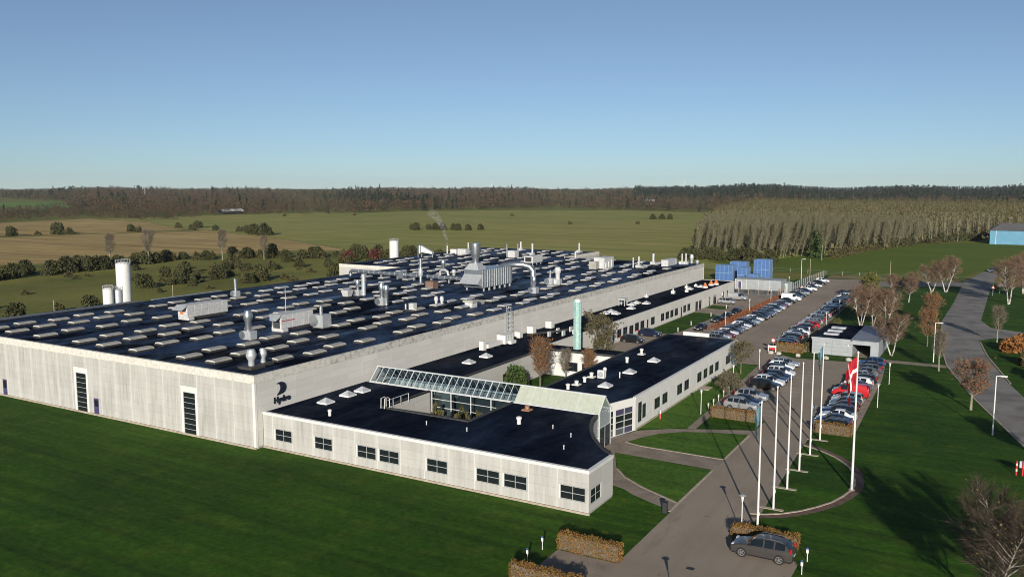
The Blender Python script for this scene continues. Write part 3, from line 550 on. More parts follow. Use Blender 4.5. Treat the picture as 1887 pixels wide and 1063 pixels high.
for sd in (0, 1):
    for a, b in zip(xs, xs[1:]):
        solid = (a + b) / 2 > XB
        q = MB().add([slope(sd, a + .055, .02, 0), slope(sd, b - .055, .02, 0), slope(sd, b - .055, .97, 0), slope(sd, a + .055, .97, 0), slope(sd, a + .055, .02, -.02), slope(sd, b - .055, .02, -.02), slope(sd, b - .055, .97, -.02), slope(sd, a + .055, .97, -.02)], [(0, 1, 2, 3), (7, 6, 5, 4), (0, 4, 5, 1), (1, 5, 6, 2), (2, 6, 7, 3), (3, 7, 4, 0)])
        q.obj('blind_panel' if solid else 'pane', mBLIND if solid else mGLASS, GC)
# courtyard-side glass wall and the gable end
for xa in [-61.1, -58.2, -55.3, -52.4, -49.6]: MB().box(xa - .06, xa + .06, y0 - .02, y0 + .1, 0, ze - .17).obj('post', mALU, GC)
for za in (.1, 1.1, 2.1, 3.1): MB().box(-61.0, -49.65, y0, y0 + .07, za, za + .07).obj('transom', mALU, GC)
for xa, xb in zip([-61.1, -58.2, -55.3, -52.4], [-58.2, -55.3, -52.4, -49.6]):
    for za in (.17, 1.17, 2.17, 3.17): MB().box(xa + .07, xb - .07, y0 + .03, y0 + .045, za, za + .9).obj('pane', mGLASSW, GC)
MB().box(-70.8, -38.4, 88.3, 88.32, 0.05, 4.05).obj('rear_wall', m_noise('inner_wall', (0.24, 0.25, 0.26), (0.30, 0.31, 0.32), 1.0), GC); MB().box(-70.8, -38.4, 85.5, 88.3, 0.03, .06).obj('corridor_floor', m_noise('floor_tile', (0.22, 0.21, 0.2), (0.27, 0.26, 0.25), 1.0), GC)
MB().box(-68.3, -58.6, 87.5, 88.25, 3.0, 4.3).obj('white_duct', mWHITE, GC); MB().box(-60.0, -58.6, 86.0, 86.6, .1, 4.0).obj('white_column', mWHITE, GC)
MB().box(-70.9, -70.0, y0 + .1, y1 - .1, 4.1, 4.3).obj('sill', mWHITE, GC)
ge = MB(); X = -38.2
ge.tube((X, y0 + .08, 0), (X, y0 + .08, ze), .09, n=4); ge.tube((X, y1 - .08, 0), (X, y1 - .08, ze), .09, n=4)
ge.tube((X, y0, ze), (X, yr, zr), .09, n=4); ge.tube((X, y1, ze), (X, yr, zr), .09, n=4); ge.tube((X, y0, 2.55), (X, y1, 2.55), .06, n=4); ge.tube((X, y0, ze), (X, y1, ze), .05, n=4); ge.tube((X, yr, 0), (X, yr, 2.5), .05, n=4)
ge.obj('gable_frame', mALU, GC)
MB().add([(X - .02, y0 + .1, 2.6), (X - .02, y1 - .1, 2.6), (X - .02, y1 - .1, ze), (X - .02, yr, zr - .1), (X - .02, y0 + .1, ze)], [(0, 1, 2, 3, 4)]).obj('gable_pane', mGLASS, GC)
for a, b in ((y0 + .15, yr - .05), (yr + .05, y1 - .15)):
    d = MB()
    for z in (.05, .8, 1.6, 2.4): d.box(X - .03, X + .02, a, b, z, z + .07)
    for y in (a, (a + b) / 2 - .03, b - .06): d.box(X - .029, X + .019, y, y + .06, .05, 2.47)
    dd = d.obj('door', mFRAMED, GC)
    for j in range(3): MB().box(X - .015, X - .005, a + .05, b - .05, .1 + .78 * j, .8 + .78 * j).obj('pane', mGLASSW, dd)
sf = MB()
for y in (y0 + .02,):
    for xa in (-41.0, -39.6): sf.box(xa - .05, xa + .05, y, y + .1, 0, ze - .17)
    for za in (.1, 1.4, 2.5, 3.4): sf.box(-41.0, -38.2, y + .01, y + .08, za, za + .08)
sf.obj('entrance_side_frame', mALU, GC)

# ------------------------------------------------------------------ skylights on the hall roof
def barrel(L, w, h, mat):
    d = MB(); n = 7; a = [(-w / 2 * math.cos(math.pi * i / n), .22 + (h - .22) * (math.sin(math.pi * i / n) ** .75 if 0 < i < n else 0)) for i in range(n + 1)]
    d.add([(x, 0.04, z) for x, z in a] + [(x, L - .04, z) for x, z in a], [(i, i + 1, n + 2 + i, n + 1 + i) for i in range(n)])
    for k in range(1, 5):
        y = L * k / 5; d.add([(x * 1.015, y - .03, z + .012) for x, z in a] + [(x * 1.015, y + .03, z + .012) for x, z in a], [(i, i + 1, n + 2 + i, n + 1 + i) for i in range(n)])
    e = MB(); e.add([(x, 0.03, z) for x, z in a] + [(x * .88, 0.03, .22 + (z - .22) * .66) for x, z in a], [(i, n + 1 + i, n + 2 + i, i + 1) for i in range(n)])
    e.mat(1).add([(x * .88, 0.035, .22 + (z - .22) * .66) for x, z in a], [tuple(range(n, -1, -1))])
    e2 = MB().add([(x, L - .03, z) for x, z in a], [tuple(range(n + 1))])
    c = MB().box(-w / 2 - .06, w / 2 + .06, -.04, L + .04, 0, .225)
    return d.mesh('dome', mat, True), e.mesh('end_cap', [mCURB, mDOME]), e2.mesh('end_cap', mCURB), c.mesh('curb', mUP)
BM = barrel(2.7, 1.65, .44, mDOME); BW = barrel(2.7, 1.55, .44, mDOMEW)
rowsY = [69.0, 73.8, 78.6, 83.6, 88.4, 97.0, 101.8, 106.8, 111.6, 116.6, 122.6, 128, 132.6, 137.4, 142, 147, 154.2, 159.5, 164, 169, 173.5, 178.5, 185, 190.5, 195, 200.5, 208.5, 214, 219, 224]
colsX = [-151.4, -146.2, -139.2, -130.2, -125.0, -118.0, -109.0, -103.8, -97.0, -87.8, -82.5, -75.9]
skip = []          # footprints of roof machines (x0,x1,y0,y1)
skip += [(-115.5, -111, 87, 99), (-94.5, -90.0, 87, 97.5), (-92, -88.6, 93, 97), (-111, -106, 123, 129.5), (-97.5, -94.5, 117, 121), (-97, -86.5, 143, 161), (-93.5, -89, 198, 207), (-115, -110, 201, 210), (-132, -127, 221, 226), (-80.5, -74, 214, 225), (-77.2, -74.6, 68, 70.5), (-92, -89, 81, 84), (-129.8, -127.5, 113, 116)]
ncol = {}
for ci_, cx in enumerate(colsX):
    rr = 0
    ys = rowsY + [231.0, 236.0, 241, 246.5]
    for ri, y in enumerate(ys):
        if cx < -138 and y < 182: continue
        if y > 228 and cx > -117: continue
        x = cx + (0.55 if ri % 2 == (0 if ri < 5 else 1 if ri < 10 else 0) else -0.55)
        if any(a < x + .6 and x - .6 < b and c < y + 3.3 and y < d for a, b, c, d in skip): continue
        rr += 1; white = y > 121
        t = thing('skylight', 'barrel skylight on hall roof, %s column from left, %s from the front' % (ORD[ci_], ORD[rr - 1]), 'skylight', (x, y, ZR), group='barrel skylights on the hall roof')
        t.rotation_euler = (0, 0, R(random.uniform(-.6, .6)))
        for nm, me in zip(('dome', 'end_cap', 'end_cap', 'curb'), BW if white else BM): link(nm, me, t)

# ------------------------------------------------------------------ roof machines
def eq(name, label, cat, x, y, z=ZR, group=None): return thing(name, label, cat, (x, y, z), 0, group)
def ahu(x0, x1, ya, yb, h, label, mark):
    t = eq('air_handling_unit', label, 'ventilation unit', (x0 + x1) / 2, ya); z = ZR; n = 6; w = (yb - ya) / n
    MB().box(x0 + .1, x1 - .1, ya + .3, yb - .2, z + .02, z + .45).obj('base_frame', mUP, t)
    body = MB().box(x0, x1, ya, yb, z + .45, z + h).obj('casing', mAHU, t)
    for i in range(n):
        for j in range(2): MB().box(x1 + .002, x1 + .035, ya + i * w + .05, ya + (i + 1) * w - .05, z + .5 + j * (h - .55) / 2, z + .5 + (j + 1) * (h - .55) / 2 - .07).obj('access_panel', mAHU, body)
    MB().add([(x0 - .1, ya, z + h + .05), (x1 + .05, ya, z + h + .05), (x1 + .05, ya - 1.1, z + h - .75), (x0 - .1, ya - 1.1, z + h - .75), (x0 - .1, ya, z + h - .2), (x1 + .05, ya, z + h - .2)], [(0, 3, 2, 1), (0, 4, 3), (1, 2, 5), (4, 5, 2, 3)]).obj('intake_hood', mGALVD, t)
    MB().box(x0 + .5, x1 - (.9 if mark == 0 else .25), ya - .012, ya - .002, z + .5 + (.4 if mark == 0 else 0), z + h - .9).obj('intake_grille', M('grille_dark', (0.05, 0.05, 0.055), .6) if mark == 1 else mRUST, t)
    if mark == 1: MB().box(x1 + .04, x1 + .05, ya + .1, ya + (yb - ya) * .42, z + h * .62, z + h * .62 + .12).obj('red_stripe', M('red_stripe', (0.42, 0.03, 0.025), .6), t)
    MB().box(x0, x1 + .3, ya + .05, ya + 1.1, z + .01, z + .44).obj('plinth_box', mAHU, t)
ahu(-114.4, -112.2, 90.4, 98.6, 2.4, 'grey weathered ventilation unit with rust orange intake, left of the hall roof', 0)
ahu(-93.2, -91.1, 89.8, 96.5, 2.5, 'grey weathered ventilation unit with red stripe behind the silver fan stack', 1)
def bulb(x, y, h, r, label, grp='bulb roof cowls', mat=mGALVD, base=True, z=ZR, rod=False):
    t = eq('exhaust_cowl', label, 'roof vent', x, y, z, grp)
    if base: MB().cbox(x, y, r * 3.6, r * 3.6, z, z + .3).obj('base', mUP, t)
    MB().lathe(x, y, [(r * .62, z + .2), (r * .62, z + h * .42), (r, z + h * .62), (r, z + h * .74), (r * .68, z + h), (r * .6, z + h)], 14).obj('cowl', mat, t, True)
    return t
bulb(-75.9, 69.9, 2.2, .62, 'larger grey bulb exhaust cowl at the front corner of the hall roof'); bulb(-76.1, 71.9, 2.0, .5, 'smaller grey bulb exhaust cowl at the front corner of the hall roof')
def stack(x, y, h, r, label, mat=mGALV, bx=None, cone=True, z=ZR, cat='exhaust stack', group='roof exhaust stacks', kn=1):
    t = eq('exhaust_stack', label, cat, x, y, z, group)
    if bx:
        b = MB().cbox(x + bx[0] * .1, y, bx[0], bx[1], z + .12, z + bx[2]).obj('fan_box', mGALVD, t)
        MB().cbox(x + bx[0] * .1, y, bx[0] + .2, bx[1] + .2, z, z + .12).obj('base_frame', mUP, t)
        MB().tube((x - bx[0] * .35, y - bx[1] * .55, z + bx[2] * .55), (x - bx[0] * .35, y + bx[1] * .2, z + bx[2] * .55), bx[2] * .45, n=12).obj('fan_scroll', mat, t, True)
    prof = [(r, z + .1), (r, z + h * .62)] + ([(r * 1.45, z + h * .74), (r * 1.45, z + h * .88), (r * .95, z + h)] if cone else [(r, z + h - .1), (r * 1.12, z + h - .1), (r * 1.12, z + h)])
    MB().lathe(x, y, prof, 12).obj('pipe', mat, t, True); return t
stack(-90.5, 83.0, 4.1, .45, 'tall silver fan stack with bulb top in front of the ventilation unit', bx=(1.7, 1.2, 1.3))
stack(-128.5, 115.0, 3.5, .3, 'silver fan stack near the left edge of the hall roof', bx=(1.2, 1.0, 1.2), cone=False)
stack(-89.0, 96.0, 3.3, .28, 'thin pipe on grey cube at far end of red-striped unit', bx=(1.9, 1.9, 2.0), cone=False)
stack(-109.0, 128.0, 3.2, .3, 'shorter silver pipe of the fan group behind the left unit', bx=(1.3, 1.2, 1.2)); stack(-108.0, 128.6, 4.3, .42, 'taller dull pipe of the fan group behind the left unit', mGALVD, cone=False)
t = eq('exhaust_box', 'flared white exhaust box beside the fan group', 'roof vent', -109.9, 125.9); MB().add([(-110.5, 125.4, ZR + .1), (-109.3, 125.4, ZR + .1), (-109.3, 126.5, ZR + .1), (-110.5, 126.5, ZR + .1), (-110.8, 125.1, ZR + 1.3), (-109, 125.1, ZR + 1.3), (-109, 126.8, ZR + 1.3), (-110.8, 126.8, ZR + 1.3)], [(4, 5, 6, 7), (0, 1, 5, 4), (1, 2, 6, 5), (2, 3, 7, 6), (3, 0, 4, 7)]).obj('box', mAHU, t); MB().cbox(-109.9, 125.95, 1.3, 1.2, ZR, ZR + .12).obj('base', mUP, t)
stack(-96.3, 119.6, 4.1, .36, 'left one of twin silver stacks at mid roof', bx=(1.4, 1.3, 1.4)); stack(-95.5, 119.9, 3.7, .36, 'right one of twin silver stacks at mid roof')
for x, y, n in ((-87.8, 124.4, 'left'), (-86.9, 124.9, 'right')): bulb(x, y, 1.7, .38, '%s one of two small bulb cowls at mid roof' % n, mat=mAHU)
t = eq('vent_unit', 'small square vent unit with side pipe at mid roof', 'roof vent', -88.0, 117.2); MB().cbox(-87.7, 117.3, 1.0, 1.0, ZR + .2, ZR + 1.3).obj('box', mAHU, t); MB().cbox(-88, 117.2, 2.6, 1.6, ZR, ZR + .19).obj('base', mUP, t); MB().tube((-89, 117, ZR + .19), (-89, 117, ZR + 1.1), .14).obj('pipe', mAHU, t, True)
t = eq('lightning_mast', 'thin tall mast beside the red-striped unit', 'mast', -94.8, 94.5); MB().tube((-94.8, 94.5, ZR), (-94.8, 94.5, ZR + 6.0), .06, .04, 6).obj('mast', mGALVD, t); MB().cbox(-94.8, 94.5, .6, .6, ZR, ZR + .15).obj('foot', mUP, t)
# long insulated duct across the roof
t = eq('roof_duct', 'long silver round duct crossing the hall roof on feet', 'duct', -110, 155.5)
pts = [(-136, 157.2, ZR), (-136, 157.2, ZR + .8), (-135.4, 157.1, ZR + 1.2)] + [(-134 + 3.2 * i, 157 - .2 * i, ZR + 1.2) for i in range(12)]
MB().path(pts, .42, 12).obj('pipe', mGALV, t, True)
for i in range(22): MB().tube((-133.0 + 1.62 * i, 156.94 - .101 * i, ZR + 1.2), (-132.88 + 1.62 * i, 156.93 - .101 * i, ZR + 1.2), .46, n=12).obj('band', mGALVD, t)
for i in range(7): MB().cbox(-131 + 5 * i, 156.8 - .31 * i, .15, .5, ZR, ZR + .8).obj('foot', mGALVD, t)
MB().cbox(-119.5, 156.1, 1.4, 1.5, ZR + .3, ZR + 1.9).obj('damper_box', mGALV, t)
stack(-111.4, 152.0, 5.5, .34, 'slim stack with bulb collar rising before the long duct', bx=None, cone=False)
bulb(-111.4, 152.02, 3.4, .55, 'bulb collar cowl at foot of slim stack before the duct', base=True)
stack(-118.6, 171.2, 3.5, .42, 'single silver stack behind the long duct'); bulb(-112.8, 167.2, 1.7, .6, 'mushroom cowl just behind the long duct')
t = eq('curved_vent', 'pair of curved duct bends behind the long duct', 'duct', -116.5, 169); MB().path([(-118.0, 169, ZR), (-118.0, 169, ZR + .8), (-117.5, 169, ZR + 1.25), (-116.6, 169, ZR + 1.3), (-115.8, 169, ZR + .9), (-115.6, 169, ZR)], .34, 10).obj('bend', mGALVD, t, True)
t = eq('chimney_block', 'brown square chimney block in front of the long duct', 'chimney', -103.4, 145); MB().cbox(-103.4, 145, 1.9, 1.9, ZR, ZR + 1.5).obj('block', mBROWN, t); MB().cbox(-103.4, 145, 2.1, 2.1, ZR + 1.5, ZR + 1.62).obj('cap', mBROWN, t)
# the big silver extraction plant
t = eq('extraction_plant', 'big silver ribbed extraction plant with fat stack at mid roof', 'ventilation plant', -93.5, 146)
for k in range(13):
    ya = 146.2 + k * .92; MB().box(-96.1, -91.6, ya + .02, ya + .90, ZR + .7, ZR + 4.3).obj('casing_panel', mGALV, t); MB().box(-91.6, -91.52, ya - .03, ya + .03, ZR + .72, ZR + 4.28).obj('rib', mGALVD, t)
MB().add([(-96.1, 146.2, ZR + 3.4), (-91.6, 146.2, ZR + 3.4), (-91.6, 144.2, ZR + 1.6), (-96.1, 144.2, ZR + 1.6), (-96.1, 146.2, ZR + .9), (-91.6, 146.2, ZR + .9)], [(0, 3, 2, 1), (0, 4, 3), (1, 2, 5), (4, 5, 2, 3)]).obj('intake_hood', mGALVD, t)
for k in range(6):
    for x in (-95.9, -91.8): MB().cbox(x, 147 + k * 2.1, .3, .3, ZR, ZR + .7).obj('leg', mGALVD, t)
MB().add([(-96.1, 146.2, ZR + 4.3), (-92.6, 146.2, ZR + 4.3), (-92.6, 149.2, ZR + 4.3), (-96.1, 149.2, ZR + 4.3), (-95.2, 146.9, ZR + 5.6), (-93.4, 146.9, ZR + 5.6), (-93.4, 148.6, ZR + 5.6), (-95.2, 148.6, ZR + 5.6)], [(4, 5, 6, 7), (0, 1, 5, 4), (1, 2, 6, 5), (2, 3, 7, 6), (3, 0, 4, 7)]).obj('transition', mGALVD, t)
MB().lathe(-94.3, 147.8, [(.62, ZR + 5.6), (.62, ZR + 6.3), (1.0, ZR + 7.4), (1.02, ZR + 7.45), (1.02, ZR + 9.6), (.94, ZR + 9.7)], 20).obj('stack', mGALV, t, True)
MB().path([(-93.0, 155.0, ZR + 4.1), (-92.4, 157.0, ZR + 4.5), (-91.4, 158.6, ZR + 4.55), (-89.6, 159.5, ZR + 4.5), (-88.2, 159.9, ZR + 4.1), (-87.5, 160.0, ZR + 3.3), (-87.4, 160.0, ZR + 2.0), (-87.4, 160.0, ZR)], .62, 16).obj('outlet_duct', mGALV, t, True)
stack(-80.9, 148.4, 3.4, .3, 'fan with stack right of the curved outlet duct', bx=(1.3, 1.3, 1.3))
stack(-85.2, 163.6, 3.2, .26, 'thin pipe of the pair on white base right of plant', bx=(1.4, 1.3, 1.5), cone=False); stack(-83.8, 164.5, 3.9, .5, 'thick pipe of the pair on white base right of plant', bx=(1.3, 1.2, 1.3), mat=mAHU)
t = eq('roof_cabinet', 'low stacked grey cabinet in front of the extraction plant', 'roof unit', -82.3, 126.5); MB().box(-82.2, -80.6, 125.2, 126.8, ZR, ZR + .9).obj('cabinet', mAHU, t); MB().box(-82.5, -80.4, 125.0, 127.0, ZR + .92, ZR + 1.25).obj('lid', mDOME, t); MB().box(-83.4, -81.7, 128, 131, ZR, ZR + .7).obj('long_box', mDOME, t)
t = eq('air_handling_unit', 'far grey ventilation unit on legs at right centre of roof', 'ventilation unit', -112.4, 205); MB().box(-113.8, -111.0, 203, 208.5, ZR + .6, ZR + 2.4).obj('casing', mAHU, t); MB().box(-113.4, -111.5, 202.97, 203, ZR + .9, ZR + 2.1).obj('opening', M('dark_opening', (.02, .02, .02), .8), t)
for x in (-113.5, -111.3):
    for y in (203.4, 205.7, 208.1): MB().cbox(x, y, .2, .2, ZR, ZR + .6).obj('leg', mGALVD, t)
t = eq('air_handling_unit', 'large pale ventilation unit near the right rear roof edge', 'ventilation unit', -91.3, 203); MB().box(-92.6, -89.6, 202.4, 208.4, ZR + .1, ZR + 2.9).obj('casing', mAHU, t); MB().box(-93.0, -91.0, 200.2, 202.38, ZR + .1, ZR + 2.0).obj('front_box', mDOME, t)
for k in range(3): MB().box(-89.59, -89.3, 203 + 1.8 * k, 204 + 1.8 * k, ZR + .2, ZR + 1.6 + .3 * k).obj('side_cabinet', mAHU, t)
t = eq('air_handling_unit', 'long low grey unit along the rear right roof edge', 'ventilation unit', -77.4, 219); MB().add([], []); MB().box(-79.4, -77.6, 216.8, 224.2, ZR + .1, ZR + 1.8).obj('casing', mAHU, t)
for k in range(5): MB().box(-77.59, -77.5, 217 + 1.45 * k, 218.2 + 1.45 * k, ZR + .2, ZR + 1.7).obj('access_panel', mGALVD, t)
t = eq('vent_unit', 'grey twin box unit at the far centre of the roof', 'roof vent', -129.4, 223.3); MB().box(-130.8, -128.0, 222.6, 225, ZR, ZR + 2.0).obj('box', mAHU, t)
fs = [(-130.5, 222.2, 4.0, .22, 'left'), (-128.6, 225.6, 4.0, .2, 'right')]
for x, y, h, r, n in fs: stack(x, y, h, r, '%s thin pipe by the grey twin box unit at far centre' % n, cone=False)
for x, y, h, r, n in [(-126.8, 231.5, 3.8, .3, 'thin pipe with cap just behind the grey twin box unit'), (-140.2, 247.9, 3.0, .3, 'far pipe at the rear roof edge left of centre'), (-154.1, 237.1, 2.9, .25, 'pipe near the rear left roof corner'), (-119.2, 249.1, 3.2, .25, 'far pipe at the rear roof edge right of centre'), (-109.3, 225.9, 2.4, .25, 'pipe just before the rear right wall step'), (-84.3, 209, 2.8, .18, 'left of two thin pipes before the long low unit'), (-83.0, 209.7, 3.1, .22, 'right of two thin pipes before the long low unit'), (-83.1, 220.6, 3.1, .3, 'dark pipe with pale cap behind the two thin pipes'), (-76.6, 225.4, 3.0, .18, 'left pipe at the far end of the long low unit'), (-75.6, 225.7, 3.1, .2, 'right pipe at the far end of the long low unit')]: stack(x, y, h, r, n, mAHU, cone=False, bx=(1.1, 1.0, .9) if h > 2.9 else None)
bulb(-74.8, 228.2, 2.7, .6, 'large bulb cowl at the rear right roof corner', base=False); bulb(-73.0, 227.6, 1.2, .5, 'low round cowl at the rear right roof corner', base=False)
t = eq('dust_collector', 'silver dust collector with sloping chute at the rear left roof edge', 'dust collector', -153, 209.5)
MB().lathe(-153.6, 209.3, [(.7, ZR + 1.2), (.7, ZR + 3.6), (.3, ZR + 3.8)], 12).obj('drum', mGALV, t, True); MB().add([(-153, 209, ZR + 3.6), (-149.8, 210.4, ZR + 1.6), (-149.8, 211.4, ZR + 1.6), (-153, 210, ZR + 3.6), (-153, 209, ZR + 1.6), (-149.8, 210.4, ZR + 1.0), (-149.8, 211.4, ZR + 1.0), (-153, 210, ZR + 1.6)], [(0, 1, 2, 3), (0, 4, 5, 1), (1, 5, 6, 2), (2, 6, 7, 3), (4, 7, 6, 5)]).obj('chute', mGALVD, t)
for x, y in ((-154, 209), (-153.2, 209.8), (-150, 210.9)): MB().tube((x, y, ZR), (x, y, ZR + 1.2), .09).obj('leg', mGALVD, t)
st = stack(-153.9, 224.5, 2.6, .25, 'smoking thin chimney at the rear left roof edge', mAHU, cone=False)
t = eq('vent_unit', 'pale boxes beside the smoking chimney', 'roof vent', -150.5, 225.5); MB().box(-153, -150.8, 224.9, 226.4, ZR, ZR + 1.5).obj('box', mWHITE, t); MB().box(-150.2, -147.2, 224.9, 227.2, ZR, ZR + 1.7).obj('wide_box', mAHU, t)
# pyramid skylights and vents on the low roofs
def pyramid(x, y, label, s=1.5):
    t = thing('pyramid_skylight', label, 'skylight', (x, y, ZL), 0, 'pyramid skylights on the low roofs')
    MB().cbox(x, y, s, s, ZL, ZL + .2).obj('curb', mCURB, t); h = s / 2 - .03
    for i in range(4):
        c = [(x - h, y - h), (x + h, y - h), (x + h, y + h), (x - h, y + h)]; a, b = c[i], c[(i + 1) % 4]; MB().add([(*a, ZL + .2), (*b, ZL + .2), (x, y, ZL + .68)], [(0, 1, 2)]).obj('pane', mDOMEW, t)
for k, (x, y) in enumerate([(-68.4, 74.2), (-68.5, 78.2), (-68.4, 80.8)]): pyramid(x, y, 'pyramid skylight on the front wing, %s along the hall wall' % ORD[k])
for k, (x, y) in enumerate([(-66.3, 102.0), (-66.5, 107.0), (-68.9, 156.4), (-68.9, 159.3), (-66.9, 157.2), (-67.1, 165.6), (-69.1, 171), (-69.3, 174.3), (-67.2, 174.6), (-67.5, 205), (-66.6, 211)]): pyramid(x, y, 'pyramid skylight on the long annex roof, %s from the glazed corridor' % ORD[k])
for k, (x, y) in enumerate([(-43.2, 98.4), (-43.6, 107.5), (-43.5, 116.5)]): pyramid(x, y, 'pyramid skylight on the right office roof, %s from the entrance' % ORD[k])
def cap(x, y, h, r, label, mat=mWHITE, z=ZL, base=False):
    t = thing('roof_vent', label, 'roof vent', (x, y, z), 0, 'small vents on the low roofs')
    if base: MB().cbox(x, y, r * 3.4, r * 3.4, z, z + .14).obj('base', mat, t)
    MB().tube((x, y, z + (.14 if base else 0)), (x, y, z + h * .7), r * .75, n=12).obj('pipe', mat, t, True); MB().lathe(x, y, [(r, z + h * .66), (r * 1.05, z + h * .9), (r * .4, z + h)], 12).obj('cap', mat, t, True)
for k, (x, y, h, b) in enumerate([(-46.7, 94.7, .75, 0), (-46.8, 97.4, .6, 1), (-46.6, 99.4, .75, 0), (-47.0, 102.4, .7, 1), (-46.6, 113.8, .85, 0), (-47.0, 120.5, .95, 1)]): cap(x, y, h, .28, 'white vent on right office roof, %s along its courtyard side' % ORD[k], base=b)
cap(-44.2, 77.8, .85, .3, 'white capped vent in the middle of the front wing roof'); cap(-46.2, 83.2, .6, .28, 'terracotta vent beside the glazed corridor', m_noise('terracotta', (.30, .16, .10), (.36, .2, .13), 2), base=True); cap(-64.1, 70.1, .75, .22, 'small white vent at the left front of the wing roof')
cap(-43.6, 104.0, .8, .1, 'thin pipe between two pyramid skylights on the right office'); cap(-45.6, 103.6, 1.3, .25, 'white round vent behind the square condenser')
for k, (x, y) in enumerate([(-52.6, 72.5), (-36.0, 72.2), (-40.2, 78.0), (-47.5, 72.6), (-37.2, 76.2)]): cap(x, y, .45, .07, 'thin vent pipe on front wing roof, %s of five' % ORD[k], mALU)
t = thing('condenser', 'white square fan condenser on the right office roof', 'condenser', (-45.5, 102.3, ZL)); MB().cbox(-45.5, 102.3, .95, .5, ZL + .1, ZL + 1.15).obj('casing', mWHITE, t); MB().box(-45.25, -45.02, 102.1, 102.5, ZL, ZL + .1).obj('foot', mUP, t); MB().tube((-45.5, 102.04, ZL + .62), (-45.5, 102.0, ZL + .62), .38, n=16).obj('fan_grille', mGALVD, t)
for k, (x, y, w, h) in enumerate([(-71.1, 184.8, .7, .9), (-68.2, 194.7, .8, 1.2), (-66.4, 199.4, .7, .9), (-69.0, 207, .7, 1.0), (-68.1, 211.6, .7, .8)]):
    t = thing('roof_vent', 'small square vent on annex roof, %s beyond the grey frame' % ORD[k], 'roof vent', (x, y, ZL), 0, 'square vents on the annex roof'); MB().cbox(x, y, w, w, ZL, ZL + h * .6).obj('box', mWHITE, t); MB().tube((x, y, ZL + h * .6), (x, y, ZL + h), w * .2).obj('pipe', mAHU, t, True)
for k, (x, y) in enumerate([(-65.3, 210.5), (-65.5, 216.2), (-64.9, 218.6)]):
    t = thing('roof_vent', 'red-lead and white cone vent at annex far end, %s of three' % ORD[k], 'roof vent', (x, y, ZL), 0, 'cone vents at the annex end'); MB().lathe(x, y, [(.75, ZL), (.7, ZL + .35)], 12).obj('skirt', mWHITE, t, True); MB().lathe(x, y, [(.68, ZL + .352), (.3, ZL + .9), (.16, ZL + 1.3)], 12).obj('cone', mRUST, t, True)
t = thing('pipe_frame', 'grey square frame standing against the hall wall on annex roof', 'frame', (-70.5, 169.4, ZL))
for x in (-71.2, -69.9):
    for y in (168.8, 170.2): MB().cbox(x, y, .18, .18, ZL, ZL + 1.25).obj('leg', mGALVD, t)
MB().box(-71.3, -69.8, 168.7, 170.3, ZL + 1.25, ZL + 1.6).obj('top', mGALVD, t)
t = thing('air_conditioner', 'white air-conditioning units below the caged ladder', 'air conditioner', (-69.3, 113, ZL))
MB().box(-70.0, -69.2, 110.6, 111.5, ZL + .1, ZL + 1.5).obj('end_box', mWHITE, t); MB().box(-69.9, -68.9, 111.6, 116.0, ZL + .3, ZL + .95).obj('long_box', mWHITE, t); MB().box(-70.1, -68.5, 116.1, 118.8, ZL + .3, ZL + 1.7).obj('main_box', mWHITE, t); MB().box(-68.48, -67.9, 117, 118.6, ZL + .2, ZL + .7).obj('side_box', mWHITE, t)
for k in range(5): MB().box(-68.49, -68.46, 116.3 + .5 * k, 116.65 + .5 * k, ZL + .75, ZL + 1.6).obj('grille', mALU, t)
for y in (111, 113, 115, 117, 118.5): MB().cbox(-69.4, y, 1.2, .12, ZL, ZL + .1).obj('foot', mUP, t)
for k, (x, y, s) in enumerate([(-70.3, 123.6, 1.0), (-70.5, 128.5, 1.2), (-70.4, 135.2, 1.2)]):
    t = thing('cable_box', 'white box against the hall wall, %s past the caged ladder' % ORD[k], 'roof box', (x, y, ZL), 0, 'white boxes along the hall wall'); MB().cbox(x, y, s, s, ZL + .1, ZL + s + .1).obj('box', mWHITE, t); MB().cbox(x, y, s + .2, s + .2, ZL, ZL + .1).obj('base', mUP, t)
t = thing('roof_clutter', 'low dark pipes and ducts on annex roof before the green chimney', 'duct', (-67.5, 131, ZL))
for k in range(5): MB().path([(-69.3 + .7 * k, 125 + 1.8 * k, ZL + .35), (-68.4 + .7 * k, 128 + 1.8 * k, ZL + .4), (-66.8 + .5 * k, 129.5 + 1.7 * k, ZL + .35)], .16, 8).obj('pipe', mUP, t, True)
for k, (x, y) in enumerate([(-66.5, 127.5), (-64.8, 129.5), (-64.0, 132), (-65.6, 134), (-66.9, 131.5)]): MB().cbox(x, y, .25, .9, ZL, ZL + .85).obj('upright', mALU, t)
# caged ladder
t = thing('caged_ladder', 'caged steel ladder on the hall side wall', 'ladder', (-71.4, 121.9, ZL)); l = MB()
for y in (121.5, 122.2): l.tube((-71.5, y, ZL + .2), (-71.5, y, 9.6), .035, n=5)
l.obj('rail', mGALVD, t); l = MB()
for k in range(18): l.tube((-71.5, 121.5, ZL + .4 + .3 * k), (-71.5, 122.2, ZL + .4 + .3 * k), .02, n=4)
l.obj('rung', mGALVD, t); l = MB()
for k in range(6):
    z = ZL + 1.6 + .75 * k; pp = [(-71.5, 121.45, z), (-71.1, 121.3, z), (-70.75, 121.6, z), (-70.75, 122.1, z), (-71.1, 122.4, z), (-71.5, 122.25, z)]
    for a, b in zip(pp, pp[1:]): l.tube(a, b, .025, n=4)
for x, y in ((-71.1, 121.3), (-70.75, 121.6), (-70.75, 122.1), (-71.1, 122.4)): l.tube((x, y, ZL + 1.6), (x, y, ZL + 5.4), .02, n=4)
l.obj('cage', mGALVD, t)
t = thing('access_rail', 'white tubular roof ladder at the courtyard corner of the wing', 'railing', (-60.8, 76.2, ZL)); l = MB()
